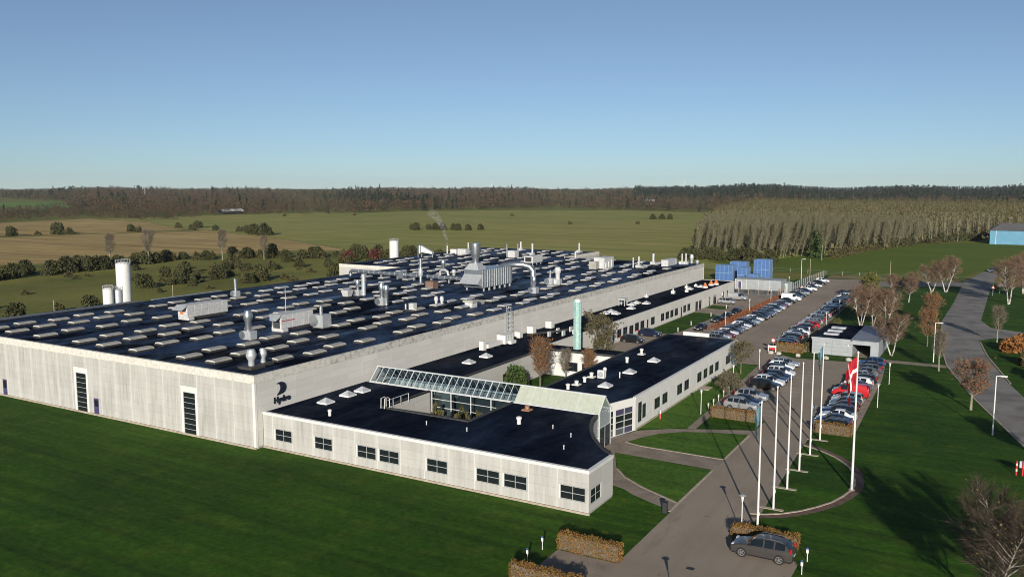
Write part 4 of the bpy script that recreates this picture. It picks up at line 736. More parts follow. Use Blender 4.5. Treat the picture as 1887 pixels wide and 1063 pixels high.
for x, y in ((-61.0, 75.5), (-60.5, 75.5)): l.path([(x, 76.2, .2), (x, 76.2, ZL + 1.1), (x, 75.9, ZL + 1.3), (x, 75.3, ZL + 1.25), (x, 75.25, ZL + .1)], .045, 6)
l.obj('rail', mWHITE, t); l = MB()
for y in (77.5, 79, 80.5): l.tube((-61.0, y, ZL - .3), (-61.0, y, ZL + .75), .035, n=5)
l.tube((-61.0, 76.2, ZL + .75), (-61.0, 80.5, ZL + .75), .035, n=5); l.obj('guard_rail', mALU, t)
t = thing('chimney', 'tall verdigris green chimney tower by the tree courtyard', 'chimney', (-57.4, 119.6, ZL)); z0 = ZL + .01
MB().lathe(-57.4, 119.6, [(.62, z0), (.62, 11.6)], 8).obj('shaft', mTEAL, t); MB().lathe(-57.75, 119.35, [(.22, z0), (.22, 11.9)], 8).obj('side_pipe', mTEAL, t, True); MB().lathe(-57.4, 119.6, [(.5, 11.6), (.5, 12.0), (.2, 12.1)], 10).obj('cap', mWHITE, t, True)
for k in range(4): MB().lathe(-57.4, 119.6, [(.64, 5.9 + 1.5 * k), (.66, 5.95 + 1.5 * k), (.64, 6.0 + 1.5 * k)], 8).obj('seam', mTEAL, t)

# ------------------------------------------------------------------ silos, yard, garage, far buildings
def silo(x, y, r, h, label, mat=mWHITE, rails=True):
    t = thing('silo', label, 'silo', (x, y, 0)); MB().lathe(x, y, [(r, 0), (r, h - .5), (r * .93, h - .25), (r * .6, h), (r * .1, h + .06)], 28).obj('tank', mat, t, True)
    if rails:
        l = MB()
        for i in range(14): a = 2 * math.pi * i / 14; l.tube((x + r * math.cos(a), y + r * math.sin(a), h - .45), (x + r * math.cos(a), y + r * math.sin(a), h + .55), .03, n=4)
        for i in range(14):
            a, b = 2 * math.pi * i / 14, 2 * math.pi * (i + 1) / 14; l.tube((x + r * math.cos(a), y + r * math.sin(a), h + .5), (x + r * math.cos(b), y + r * math.sin(b), h + .5), .03, n=4)
        l.obj('top_rail', mGALVD, t)
silo(-164.4, 116.4, 1.5, 13.4, 'tall white silo standing left behind the factory'); silo(-164.5, 112.6, 1.05, 8.2, 'short white silo in front of the tall one'); silo(-164.1, 114.7, 0.9, 7.8, 'grey silo tucked between the two white silos', mGALVD)
silo(-169.0, 216.5, 1.45, 12.6, 'white silo behind the stepped-out rear bay of the hall')
mBLUE = m_noise('blue_panel', (0.055, 0.125, 0.30), (0.075, 0.155, 0.35), 1.0, rough=.45); mBLUEF = M('blue_frame', (0.17, 0.27, 0.43), .45); mPALEB = m_noise('pale_roof_sheet', (0.34, 0.42, 0.52), (0.44, 0.52, 0.60), .6, rough=.4)
t = thing('blue_canopy', 'blue edged canopy with pale roof beyond left hall edge', 'canopy', (-147, 118, 0)); MB().box(-147.0, -143.6, 110, 127.5, 6.9, 7.15).obj('roof_sheet', mPALEB, t); MB().box(-143.58, -143.4, 109.8, 127.6, 6.3, 7.2).obj('fascia', mBLUE, t)
for y in (111, 119, 127):
    for x in (-146.6, -144.2): MB().tube((x, y, 0), (x, y, 6.9), .12, n=6).obj('post', mGALVD, t)
def bluebox(x0, x1, ya, yb, z0, z1, nx, nz, label):
    t = thing('blue_container', label, 'container', ((x0 + x1) / 2, ya, z0), 0, 'blue containers in the yard'); MB().box(x0 + .06, x1 - .06, ya + .06, yb - .06, z0 + .05, z1 - .05).obj('shell', mBLUEF, t)
    for i in range(nx):
        for j in range(nz):
            a, b = x0 + (x1 - x0) * i / nx, x0 + (x1 - x0) * (i + 1) / nx; c, d = z0 + (z1 - z0) * j / nz, z0 + (z1 - z0) * (j + 1) / nz; MB().box(a + .09, b - .09, ya + .03, ya + .055, c + .09, d - .09).obj('panel', mBLUE, t)
    for i in range(nx + 1): a = x0 + (x1 - x0) * i / nx; MB().box(a - .05, a + .05, ya, ya + .058, z0, z1).obj('rib', mBLUEF, t)
bluebox(-79.2, -73.9, 266, 271, 0, 4.9, 4, 2, 'large blue panelled container nearest the hall end'); bluebox(-76.5, -71.4, 272.5, 277, 0, 5.6, 2, 1, 'blue container with pale roof behind the largest one'); bluebox(-71.8, -68.9, 264, 269, 0, 4.6, 2, 2, 'narrow blue container in the middle of the yard'); bluebox(-69.5, -64.6, 275, 280, 0, 6.4, 4, 2, 'tall blue container at the back of the yard'); bluebox(-68.5, -65.0, 262, 266, 0, 2.9, 3, 1, 'low blue container in front of the tall one')
mGREYC = m_noise('grey_container_sheet', (0.27, 0.29, 0.30), (0.33, 0.35, 0.36), .8, rough=.5)
for k, (xa, l) in enumerate([(-65.4, 'with violet door, leftmost of the grey row'), (-62.2, 'second in the grey row'), (-59.0, 'third in the grey row'), (-55.8, 'rightmost of the grey row')]):
    t = thing('grey_container', 'grey site container ' + l, 'container', (xa, 238.5, 0), 0, 'grey containers behind the wire fence'); MB().box(xa, xa + 3.12, 238.5, 245, 1.0 if k else .9, 3.8).obj('shell', mGREYC, t)
    MB().box(xa - .02, xa + .12, 238.44, 238.56, .9, 3.82).obj('corner_post', mALU, t); MB().box(xa + .1, xa + 3.0, 238.8, 244.6, 0, .9).obj('base', mUP, t)
    for i in range(10): MB().box(xa + .3 + .27 * i, xa + .42 + .27 * i, 238.47, 238.5, 1.1, 3.7).obj('corrugation', mGREYC, t)
    if k == 0: MB().box(xa + .8, xa + 1.9, 238.42, 238.47, 1.0, 3.2).obj('door_frame', mWHITE, t); MB().box(xa + .95, xa + 1.75, 238.39, 238.42, 1.0, 3.1).obj('door', mDOORP, t)
t = thing('grey_container', 'pale green-grey low container right of the grey row', 'container', (-53.5, 243, 0)); MB().box(-54.2, -51.9, 243, 249, .1, 2.7).obj('shell', m_noise('pale_container', (.38, .43, .41), (.44, .48, .46), .8), t); MB().box(-53.3, -53.0, 242.9, 243.0, 1.5, 1.9).obj('notice', mWHITE, t)
# garage / shelter
t = thing('garage', 'grey flat-roofed garage with open bay beside the car park', 'garage', (-23.2, 156.5, 0)); mGAR = m_noise('grey_cladding', (0.29, 0.31, 0.325), (0.34, 0.36, 0.375), .8, rough=.5); mZINC = m_noise('zinc_roof', (0.22, 0.235, 0.26), (0.28, 0.295, 0.32), .5, rough=.4, metal=.4)
for i, (a, b) in enumerate([(-28.8, -25.4), (-25.4, -22.0)]):
    for j in range(4): MB().box(a + .02, b - .02, 156.42, 156.5, .1 + .66 * j, .74 + .66 * j).obj('cladding_panel', mGAR, t)
MB().box(-28.8, -22.1, 156.51, 156.7, 0, 2.75).obj('front_wall', mGAR, t); MB().box(-28.8, -28.6, 156.71, 174, 0, 2.75).obj('side_wall', mGAR, t); MB().box(-18.0, -17.8, 156.71, 174, 0, 2.9).obj('side_wall', mGAR, t); MB().box(-28.6, -18.0, 173.8, 174, 0, 2.75).obj('rear_wall', mGAR, t); MB().box(-19.1, -17.8, 156.45, 156.7, 0, 2.9).obj('pier', mGAR, t); MB().box(-22.1, -19.1, 156.45, 156.7, 2.2, 2.9).obj('lintel', mGAR, t); MB().box(-22.2, -22.05, 156.71, 173.8, 0, 2.7).obj('partition', mGAR, t)
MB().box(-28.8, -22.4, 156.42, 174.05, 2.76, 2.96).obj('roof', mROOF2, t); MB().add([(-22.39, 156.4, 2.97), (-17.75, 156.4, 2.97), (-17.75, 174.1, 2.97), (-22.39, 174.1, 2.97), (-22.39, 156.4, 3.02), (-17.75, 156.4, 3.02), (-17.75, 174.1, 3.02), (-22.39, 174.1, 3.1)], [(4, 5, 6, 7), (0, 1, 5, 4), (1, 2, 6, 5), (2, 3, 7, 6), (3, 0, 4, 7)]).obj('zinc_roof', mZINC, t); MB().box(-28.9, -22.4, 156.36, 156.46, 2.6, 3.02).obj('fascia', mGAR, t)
for k in range(3): MB().box(-27.5, -25.0, 160.0 + 3.9 * k, 161.3 + 3.9 * k, 2.97, 3.25).obj('rooflight', mDOMEW, t)
MB().tube((-22.7, 156.4, 1.95), (-22.7, 156.36, 1.95), .14, n=12).obj('wall_lamp', mWHITE, t); MB().box(-22, -18.1, 156.8, 173.7, .02, .05).obj('floor', mPAVE, t)
t = thing('blue_warehouse', 'light blue warehouse with grey roof at the right field edge', 'warehouse', (-7, 508, 0)); MB().box(-7.2, 60, 508, 545, 0, 7.2).obj('wall', m_noise('sky_blue_sheet', (.10, .245, .36), (.125, .285, .40), .3), t); MB().add([(-7.6, 507.4, 7.2), (60, 507.4, 7.2), (60, 526, 10.5), (-2, 526, 10.5), (-7.6, 545.5, 7.2), (60, 545.5, 7.2)], [(0, 1, 2, 3), (3, 2, 5, 4), (0, 3, 4)]).obj('roof', m_noise('fibre_cement', (.13, .125, .115), (.17, .16, .15), .3), t); MB().box(-4.6, -4.4, 507.9, 507.98, 0, 7.1).obj('downpipe', mWHITE, t)
t = thing('barn', 'far white barn at the wood edge beyond the meadow', 'barn', (-740, 660, 0)); MB().box(-744, -736, 646, 674, 0, 3).obj('wall', mUP, t); MB().add([(-735, 645, 3), (-735, 675, 3), (-740, 675, 5.5), (-740, 645, 5.5), (-745, 675, 3), (-745, 645, 3)], [(0, 1, 2, 3), (3, 2, 4, 5)]).obj('roof', mWHITE, t)
for k, (x, y) in enumerate([(-515, 1345)]):
    t = thing('farmhouse', 'far white farmhouse among the brown woods', 'house', (x, y, 0)); MB().cbox(x, y, 13, 8, 0, 9.5).obj('wall', mWHITE, t); MB().cbox(x, y, 14, 9, 9.5, 10.5).obj('roof', mUP, t)
for k, (x, y, h) in enumerate([(-3237, 4446, 40), (-2869, 4692, 46), (-1764, 5209, 62)]):
    t = thing('wind_turbine', 'tiny white wind turbine on the horizon, %s from left' % ORD[k], 'wind turbine', (x, y, 0), 0, 'far wind turbines'); MB().tube((x, y, 0), (x, y, h), 2.4, 1.6, 8).obj('tower', mWHITE, t)
    for i in range(3): a = R(90 + 120 * i + 20 * k); MB().tube((x, y - 2, h), (x + 26 * math.cos(a) * .8, y - 2, h + 26 * math.sin(a)), 1.1, .3, 5).obj('blade', mWHITE, t)
t = thing('radio_mast', 'thin lattice mast in the left woods', 'mast', (-1500, 1120, 0)); MB().tube((-1500, 1120, 0), (-1500, 1120, 33), .5, .35, 5).obj('mast', mGALVD, t)

# ------------------------------------------------------------------ cars
def paint(name, c, metal=0.25): 
    m = M(name, c, 0.28, metal, 0.5); m.node_tree.nodes['Principled BSDF'].inputs['Coat Weight'].default_value = 0.6; m.node_tree.nodes['Principled BSDF'].inputs['Coat Roughness'].default_value = 0.05; return m
PNT = {'white': paint('car_white', (.74, .74, .73), 0), 'silver': paint('car_silver', (.48, .49, .50), .6), 'grey': paint('car_grey', (.14, .15, .16), .5), 'charcoal': paint('car_charcoal', (.075, .070, .066), .4), 'black': paint('car_black', (.010, .011, .013), .2), 'navy': paint('car_navy', (.012, .022, .06), .4),
       'blue': paint('car_blue', (.025, .09, .26), .4), 'red': paint('car_red', (.50, .015, .02), .1), 'maroon': paint('car_maroon', (.13, .012, .02), .3), 'slate': paint('car_slate', (.10, .135, .17), .5)}
mTYRE = M('tyre', (.012, .012, .012), .85); mRIM = M('rim', (.42, .42, .43), .35, .8); mTRIM = M('black_trim', (.014, .014, .015), .6); mCGL = M('car_glass', (.010, .014, .018), .04, 0, .6); mHL = M('headlamp', (.62, .64, .66), .12, .2); mTL = M('tail_lamp', (.34, .012, .012), .2); mPLATE = M('number_plate', (.6, .6, .58), .5)
# station: (s, top z, belt z, roof half width, body half width, side glass?, top glass?) flags describe the segment that follows
def prof(kind):
    if kind == 'sedan': return 4.6, 1.45, [(0, .58, .50, .55, .74, 0, 0), (.03, .68, .60, .66, .86, 0, 0), (.12, .80, .72, .72, .90, 0, 0), (.28, .93, .88, .68, .90, 0, 1), (.36, 1.19, .91, .62, .90, 1, 1), (.44, 1.40, .92, .56, .90, 1, 0), (.54, 1.45, .93, .56, .90, 0, 0), (.565, 1.45, .93, .56, .90, 1, 0), (.70, 1.42, .94, .55, .90, 0, 1), (.78, 1.22, .95, .60, .90, 0, 1), (.86, 1.03, .96, .68, .89, 0, 0), (.97, .98, .90, .68, .84, 0, 0), (1, .82, .74, .62, .76, 0, 0)]
    if kind == 'wagon': return 4.65, 1.48, [(0, .58, .50, .55, .74, 0, 0), (.03, .68, .60, .66, .86, 0, 0), (.12, .80, .72, .72, .90, 0, 0), (.27, .94, .88, .68, .90, 0, 1), (.35, 1.20, .91, .62, .90, 1, 1), (.43, 1.42, .92, .57, .90, 1, 0), (.54, 1.48, .93, .57, .90, 0, 0), (.565, 1.48, .93, .57, .90, 1, 0), (.70, 1.48, .94, .56, .90, 0, 0), (.725, 1.47, .94, .56, .90, 1, 0), (.89, 1.43, .96, .54, .89, 0, 1), (.975, 1.04, .96, .62, .86, 0, 0), (1, .80, .72, .62, .80, 0, 0)]
    if kind == 'suv': return 4.6, 1.66, [(0, .70, .60, .58, .76, 0, 0), (.025, .86, .76, .68, .88, 0, 0), (.12, .98, .90, .74, .92, 0, 0), (.26, 1.08, 1.02, .70, .92, 0, 1), (.335, 1.34, 1.05, .64, .92, 1, 1), (.41, 1.56, 1.06, .59, .92, 1, 0), (.53, 1.66, 1.07, .59, .92, 0, 0), (.555, 1.66, 1.07, .59, .92, 1, 0), (.70, 1.65, 1.09, .58, .92, 0, 0), (.725, 1.64, 1.09, .58, .92, 1, 0), (.88, 1.56, 1.13, .56, .91, 0, 1), (.965, 1.16, 1.08, .66, .88, 0, 0), (1, .84, .76, .64, .80, 0, 0)]
    if kind == 'mpv': return 4.3, 1.62, [(0, .62, .54, .55, .74, 0, 0), (.03, .74, .66, .66, .86, 0, 0), (.10, .86, .80, .72, .89, 0, 0), (.20, 1.00, .94, .68, .89, 0, 1), (.30, 1.32, .98, .62, .89, 1, 1), (.39, 1.55, 1.0, .58, .89, 1, 0), (.53, 1.62, 1.0, .58, .89, 0, 0), (.555, 1.62, 1.0, .58, .89, 1, 0), (.72, 1.60, 1.01, .57, .89, 0, 0), (.745, 1.59, 1.01, .57, .89, 1, 0), (.92, 1.50, 1.03, .55, .88, 0, 1), (.98, 1.06, 1.0, .62, .86, 0, 0), (1, .76, .70, .62, .8, 0, 0)]
    if kind == 'van': return 5.1, 1.97, [(0, .72, .62, .62, .80, 0, 0), (.03, .90, .80, .74, .92, 0, 0), (.09, 1.05, .98, .78, .95, 0, 0), (.17, 1.20, 1.10, .78, .95, 0, 1), (.25, 1.60, 1.14, .76, .95, 1, 1), (.32, 1.90, 1.15, .74, .95, 1, 0), (.42, 1.96, 1.16, .78, .95, 0, 0), (.46, 1.97, 1.16, .80, .95, 0, 0), (.70, 1.97, 1.16, .80, .95, 0, 0), (.96, 1.95, 1.16, .80, .95, 0, 0), (.99, 1.86, 1.12, .78, .93, 0, 0), (1, .60, .55, .70, .90, 0, 0)]
    return 4.15, 1.48, [(0, .58, .50, .55, .74, 0, 0), (.03, .70, .62, .66, .85, 0, 0), (.12, .82, .75, .72, .88, 0, 0), (.26, .95, .90, .68, .88, 0, 1), (.34, 1.22, .93, .62, .88, 1, 1), (.43, 1.43, .94, .57, .88, 1, 0), (.55, 1.48, .95, .57, .88, 0, 0), (.575, 1.48, .95, .57, .88, 1, 0), (.78, 1.44, .98, .55, .88, 0, 0), (.89, 1.38, 1.0, .54, .87, 0, 1), (.97, 1.06, .98, .62, .84, 0, 0), (1, .78, .70, .62, .78, 0, 0)]
CK = {}
def rimmesh(r):
    m = MB(); R2 = r * .68
    for s_ in (-1, 1):
        m.mat(1).tube((0, s_ * .112, 0), (0, s_ * .116, 0), R2, n=14); m.mat(0)
        for i in range(14):
            a, b = 2 * math.pi * i / 14, 2 * math.pi * (i + 1) / 14; m.add([(R2 * math.cos(a), s_ * .125, R2 * math.sin(a)), (R2 * math.cos(b), s_ * .125, R2 * math.sin(b)), (R2 * .84 * math.cos(b), s_ * .12, R2 * .84 * math.sin(b)), (R2 * .84 * math.cos(a), s_ * .12, R2 * .84 * math.sin(a))], [(0, 1, 2, 3)])
        for i in range(5):
            a = 2 * math.pi * i / 5; c, d = math.cos(a), math.sin(a); w = r * .11; m.add([(-d * w, s_ * .128, c * w), (d * w, s_ * .128, -c * w), (R2 * .9 * c + d * w * .6, s_ * .122, R2 * .9 * d - c * w * .6), (R2 * .9 * c - d * w * .6, s_ * .122, R2 * .9 * d + c * w * .6)], [(0, 1, 2, 3)])
    return m.mesh('rim', [mRIM, mTRIM])
def carkit(kind, hero=False):
    if (kind, hero) in CK: return CK[(kind, hero)]
    L, H, st = prof(kind); body = MB(); gl = {k: MB() for k in ('windscreen', 'rear_window', 'side_window_l', 'side_window_r')}; rings = []
    for (s, zt, zb, wr, w, sg_, tg) in st:
        x = L / 2 - s * L; hood = zt - zb < .12; zlo = .30 if 0.02 < s < .99 else .36
        half = [(w * .86, .20 if .02 < s < .99 else .30), (w * .985, zlo + .04), (w, (zlo + zb) / 2 + .08), (w * .965, zb), (wr if not hood else w * .86, zt - .07 if not hood else zt - .025), (wr * .82, zt - .012), (0, zt)]
        rings.append([(x, -y, z) for y, z in half] + [(x, y, z) for y, z in half[-2::-1]])
    n = len(rings[0])
    for k in range(len(rings) - 1):
        sg_, tg = st[k][5], st[k][6]
        for i in range(n - 1):
            q = [rings[k][i], rings[k][i + 1], rings[k + 1][i + 1], rings[k + 1][i]]; row = min(i, n - 2 - i)
            if (row == 3 and sg_) or (row in (4, 5) and tg):
                gl[('windscreen' if st[k][0] < .5 else 'rear_window') if row != 3 else ('side_window_l' if i < n / 2 else 'side_window_r')].add(q, [(0, 1, 2, 3)])
            else: body.mat(1 if row == 0 else 0).add(q, [(0, 1, 2, 3)])
        body.mat(1).add([rings[k][0], rings[k + 1][0], rings[k + 1][-1], rings[k][-1]], [(0, 1, 2, 3)])
    body.mat(0).add(rings[0], [tuple(range(n))]); body.add(rings[-1], [tuple(range(n - 1, -1, -1))])
    wb = L * (.605 if kind != 'van' else .60); rw_ = .385 if hero else .355 if kind in ('suv', 'van') else .325
    xs_ = (L / 2 - L * .195, L / 2 - L * .195 - wb); w = st[3][4]
    for x in xs_:
        for sy in (-1, 1):
            a = [(x + (rw_ + .065) * math.cos(math.pi * i / 8), sy * (w + .004), .22 + (rw_ + .03) * max(0, math.sin(math.pi * i / 8)) * 1.25) for i in range(9)]; body.mat(1).add(a, [tuple(range(9)) if sy < 0 else tuple(range(8, -1, -1))])
    zbelt = st[6][2]
    body.mat(1)
    for sy in (-1, 1): body.box(-L * .10, -L * .10 + .14, min(sy * w, sy * (w + .02)), max(sy * w, sy * (w + .02)), zbelt - .14, zbelt - .11); body.box(L * .07, L * .07 + .14, min(sy * w, sy * (w + .02)), max(sy * w, sy * (w + .02)), zbelt - .14, zbelt - .11)
    if hero or kind in ('suv', 'wagon'):
        for sy in (-1, 1):
            body.mat(2); body.path([(L * .06, sy * .60, H - .05), (L * .03, sy * .60, H + .03), (-L * .30, sy * .58, H + .0), (-L * .34, sy * .58, H - .09)], .02, 5)
    zl = st[1][1]; hl = MB().add([(L / 2 - .06, -.14, zl - .16), (L / 2 - .02, .16, zl - .16), (L / 2 - .34, -.2, zl - .05), (L / 2 - .10, .16, zl + .0), (L / 2 - .46, -.22, zl + .04)], [(0, 1, 3, 2), (2, 3, 4)])
    hw = st[1][4]
    hl = MB().box(-.12, .06, -.2, .13, -.07, .06); zt_ = st[-2][2]
    tl = MB().box(-.05, .09, -.06, .10, -.14 if not hero else -.05, .10 if kind in ('hatch', 'sedan') else .26)
    kit = dict(body=body.mesh('body', [PNT['grey'], mTRIM, mGALV], True), glass=[(k.replace('_l', '').replace('_r', '') if k[0] == 's' else k, v.mesh(k, mCGL)) for k, v in gl.items() if v.f], tyre=MB().tube((0, -.11, 0), (0, .11, 0), rw_, n=18).mesh('wheel', mTYRE, True), rim=rimmesh(rw_), hl=hl.mesh('headlight', mHL), tl=tl.mesh('taillight', mTL), mir=MB().box(-.08, .08, -.1, .1, -.06, .07).mesh('mirror', mTRIM), plate=MB().box(-.01, .01, -.24, .24, -.05, .05).mesh('number_plate', mPLATE), L=L, w=w, wb=xs_, r=rw_, zl=zl, zt=zt_, belt=zbelt, hw=hw)
    CK[(kind, hero)] = kit; return kit
def car(kind, color, x, y, rz, label, group=None, full=True, hero=False, sc=0.97):
    k = carkit(kind, hero); t = thing('parked_car' if kind != 'van' else 'parked_van', label, 'van' if kind == 'van' else 'car', (x, y, .03), rz, group); t.scale = (sc,) * 3
    b = link('body', k['body'], t); b.material_slots[0].link = 'OBJECT'; b.material_slots[0].material = PNT[color]
    for gn, gm in k['glass']: link(gn, gm, t)
    for wx in k['wb']:
        for sy in (-1, 1):
            w = link('wheel', k['tyre'], t, (wx, sy * (k['w'] - .085), k['r']))
            if full: link('rim', k['rim'], w)
    for sy in (-1, 1):
        link('headlight', k['hl'], t, (k['L'] / 2 - .16, sy * (k['hw'] - .22), k['zl'] - .02)); o = link('taillight', k['tl'], t, (-k['L'] / 2 + .08, sy * (k['w'] - .17), k['zt'] - .05))
        if full: link('mirror', k['mir'], t, (k['L'] * .5 - k['L'] * .34, sy * (k['w'] + .10), k['belt'] + .05))
    if full: link('number_plate', k['plate'], t, (k['L'] / 2 + .012, 0, .5)); link('number_plate', k['plate'], t, (-k['L'] / 2 - .012, 0, .62))
    return t
CN = {'slate': 'blue-grey', 'navy': 'dark blue', 'maroon': 'dark red'}
KN = {'sedan': 'saloon', 'wagon': 'estate car', 'suv': 'SUV', 'mpv': 'people carrier', 'hatch': 'hatchback', 'van': 'panel van'}
h = car('suv', 'charcoal', -15.35, 66.65, R(180), 'charcoal grey SUV with roof rails parked by the nearest hedge', hero=True, sc=1.06)
def row(lst, x, rz, where, grp, full, xj=.15):
    for i, (y, kind, c) in enumerate(lst):
        car(kind, c, x(y) + random.uniform(-xj, xj), y, rz + R(random.uniform(-1.5, 1.5)), '%s %s, %s from the near end of %s' % (CN.get(c, c), KN[kind], ORD[i], where), grp, full)
row([(111.4, 'suv', 'silver'), (114.3, 'sedan', 'navy'), (117.0, 'suv', 'silver'), (124.6, 'suv', 'black'), (127.2, 'suv', 'white'), (129.7, 'sedan', 'navy'), (132.2, 'wagon', 'navy'), (134.7, 'mpv', 'white'), (137.3, 'hatch', 'black'), (139.8, 'hatch', 'white'), (142.4, 'wagon', 'silver')], lambda y: -29.2 if y < 136 else -30.2, 0, 'the left row by the office', 'cars parked beside the office block', True)
row([(107.5, 'wagon', 'black'), (109.9, 'sedan', 'navy'), (112.4, 'sedan', 'white'), (114.9, 'wagon', 'navy'), (117.4, 'hatch', 'black'), (119.9, 'hatch', 'slate'), (122.2, 'mpv', 'silver'), (126.1, 'van', 'red'), (130.8, 'sedan', 'slate'), (133.4, 'hatch', 'white'), (136.0, 'wagon', 'black'), (138.6, 'sedan', 'silver'), (141.3, 'hatch', 'grey'), (144.0, 'wagon', 'slate'), (146.8, 'sedan', 'navy'), (149.8, 'mpv', 'blue')], lambda y: -17.2 - (y - 107) * .02, R(180), 'the right row by the lawn', 'cars parked along the lawn', True)
lf = ['grey', 'silver', 'maroon', 'white', 'navy', 'grey', 'silver', 'white', 'navy', 'silver', 'black', 'white', 'black', 'navy', 'black', 'slate', 'navy', 'silver', 'navy', 'white', 'slate', 'maroon', 'silver']
kk = ['hatch', 'wagon', 'hatch', 'sedan', 'wagon', 'hatch', 'mpv', 'suv', 'wagon', 'hatch', 'sedan', 'wagon', 'suv', 'hatch', 'sedan', 'mpv', 'hatch']
l2 = [(159.6 + 2.58 * i, kk[(i * 5 + 1) % 17], c) for i, c in enumerate(lf)] + [(222.3, 'sedan', 'black'), (227.6, 'van', 'white'), (232.4, 'hatch', 'navy'), (236.4, 'wagon', 'black'), (241.0, 'hatch', 'silver'), (246.4, 'sedan', 'navy'), (251.6, 'suv', 'white'), (257.3, 'hatch', 'black'), (261.8, 'wagon', 'white'), (270.0, 'sedan', 'black'), (276.4, 'hatch', 'white')]
row(l2, lambda y: -46.9 - max(0, y - 200) * .02, 0, 'the far left row', 'cars in the far left row', True)
rf = ['navy', 'navy', 'slate', 'black', 'silver', 'black', 'white', 'navy', 'black', 'slate', 'red', 'silver', 'silver', 'slate', 'silver', 'navy', 'silver', 'navy', 'navy', 'black', 'navy', 'slate', 'navy', 'navy', 'black', 'silver', 'silver', 'navy', 'navy', 'slate', 'navy', 'white', 'navy', 'navy', 'slate', 'navy']
row([(159.2 + 2.56 * i, kk[(i * 7 + 2) % 17], c) for i, c in enumerate(rf)], lambda y: -34.6 - (y - 159) * .016, R(180), 'the far right row', 'cars in the far right row', True)
car('suv', 'black', -60.3, 149.9, 0, 'black SUV, nearest of the two parked square to the annex wall'); car('suv', 'navy', -60.0, 158.2, 0, 'dark blue SUV, farther of the two parked square to annex wall')
for k, (y, x, kd) in enumerate([(170.6, -53.6, 'hatch'), (182.8, -53.7, 'sedan'), (188.8, -53.5, 'hatch'), (195.4, -53.2, 'suv')]): car(kd, 'black', x, y, R(-90), 'black %s facing the camera in the annex lane, %s from near' % (KN[kd], ORD[k]), 'black cars in the annex lane')
car('mpv', 'silver', -60.3, 212.9, 0, 'silver people carrier in front of the annex doors'); car('van', 'silver', -60.0, 221.6, 0, 'silver panel van beside the annex far end')
car('hatch', 'slate', -3.6, 341, R(-105), 'small dark car driving at the far bend of the road')

# ------------------------------------------------------------------ lamps, poles, signs, hedges
def lamp_kit():
    a = MB().tube((0, 0, 0), (0, 0, 2.75), .05, .04, 8).mesh('post', mWHITE, True); b = MB().lathe(0, 0, [(.06, 2.70), (.13, 3.10), (.13, 3.22), (.05, 3.26)], 12).mesh('lamp_body', mWHITE, True); c = MB().lathe(0, 0, [(.30, 3.28), (.31, 3.31), (.06, 3.40)], 16).mesh('lamp_disc', mGALVD, True); return a, b, c
LK_ = lamp_kit()
for x, y, l in [(-18.15, 70.6, 'behind the nearest hedge by the charcoal car'), (-33.1, 106.3, 'on the lawn left of the first silver SUV'), (-33.8, 123.9, 'beside the weeping tree by the office'), (-33.5, 138.1, 'near the round traffic sign'), (-18.75, 104.9, 'behind the hedge of the right car row'), (-13.6, 121.4, 'on the lawn beside the red van'), (-13.9, 137.0, 'on the lawn at the end of the footpath'), (-50.4, 177.3, 'in the planting strip, nearest the annex'), (-51.3, 200.2, 'in the planting strip, middle'), (-51.5, 222.0, 'in the planting strip before the grey containers'), (-54.5, 256.8, 'inside the wire fence near the grey containers'), (-31.0, 165.0, 'between the far right cars and the garage'), (-31.8, 187.5, 'among the far right car row near the birches'), (-32.6, 208.5, 'far along the right car row'), (-15.6, 238.7, 'on the verge below the far birches')]:
    t = thing('lamp_post', 'low white lamp post with disc top ' + l, 'lamp', (x, y, 0), 0, 'car park lamps')
    for n, m in zip(('post', 'lamp_body', 'lamp_disc'), LK_): link(n, m, t)
t = thing('lamp_post', 'low disc lamp on drive side beyond the lower frame edge', 'lamp', (-17.4, 52.2, 0), 0, 'car park lamps')
for n, m in zip(('post', 'lamp_body', 'lamp_disc'), LK_): link(n, m, t)
for x, y, h_, l in [(0.0, 114.4, 7.2, 'on the lawn edge near the rust-leaved tree'), (-9.4, 158.6, 6.7, 'by the footpath before the orange tree'), (-56.1, 282, 6.5, 'at the far wire fence')]:
    t = thing('street_lamp', 'tall white street lamp with side arm ' + l, 'street lamp', (x, y, 0), 0, 'tall street lamps'); MB().tube((x, y, 0), (x, y, h_), .09, .06, 8).obj('post', mWHITE, t, True); MB().tube((x, y, h_), (x + .5, y + .15, h_ + .05), .05, n=6).obj('arm', mWHITE, t); MB().box(x + .4, x + 1.15, y, y + .3, h_ - .02, h_ + .12).obj('lamp_head', mWHITE, t)
for k, (x, y) in enumerate([(-32.9, 108.9), (-32.95, 111.4), (-33.1, 114.2), (-33.2, 117.0), (-33.3, 119.9)]):
    t = thing('marker_post', 'low white bay marker post on the office lawn, %s from near' % ORD[k], 'post', (x, y, 0), 0, 'bay marker posts'); MB().tube((x, y, 0), (x, y, .75), .035, n=6).obj('post', mWHITE, t); MB().cbox(x, y, .1, .3, .55, .95).obj('plate', mWHITE, t)
mBLUES = M('parking_blue', (.03, .08, .25), .4)
for x, y, l in [(-31.1, 53.7, 'leftmost, nearest the lower edge'), (-31.2, 56.3, 'middle of the left three'), (-31.3, 59.0, 'nearest the long hedge')] + [(-12.1, 67.5, 'behind the charcoal car'), (-12.0, 64.9, 'in front of the charcoal car')]:
    t = thing('parking_sign', 'small blue and white bay sign, ' + l, 'sign', (x, y, 0), 0, 'small bay signs'); MB().tube((x, y, 0), (x, y, 1.15), .035, n=6).obj('post', mWHITE, t); MB().box(x - .09, x + .09, y - .06, y - .04, .72, 1.02).obj('plate', mWHITE, t); MB().box(x - .09, x + .09, y - .06, y - .035, 1.025, 1.16).obj('blue_plate', mBLUES, t)
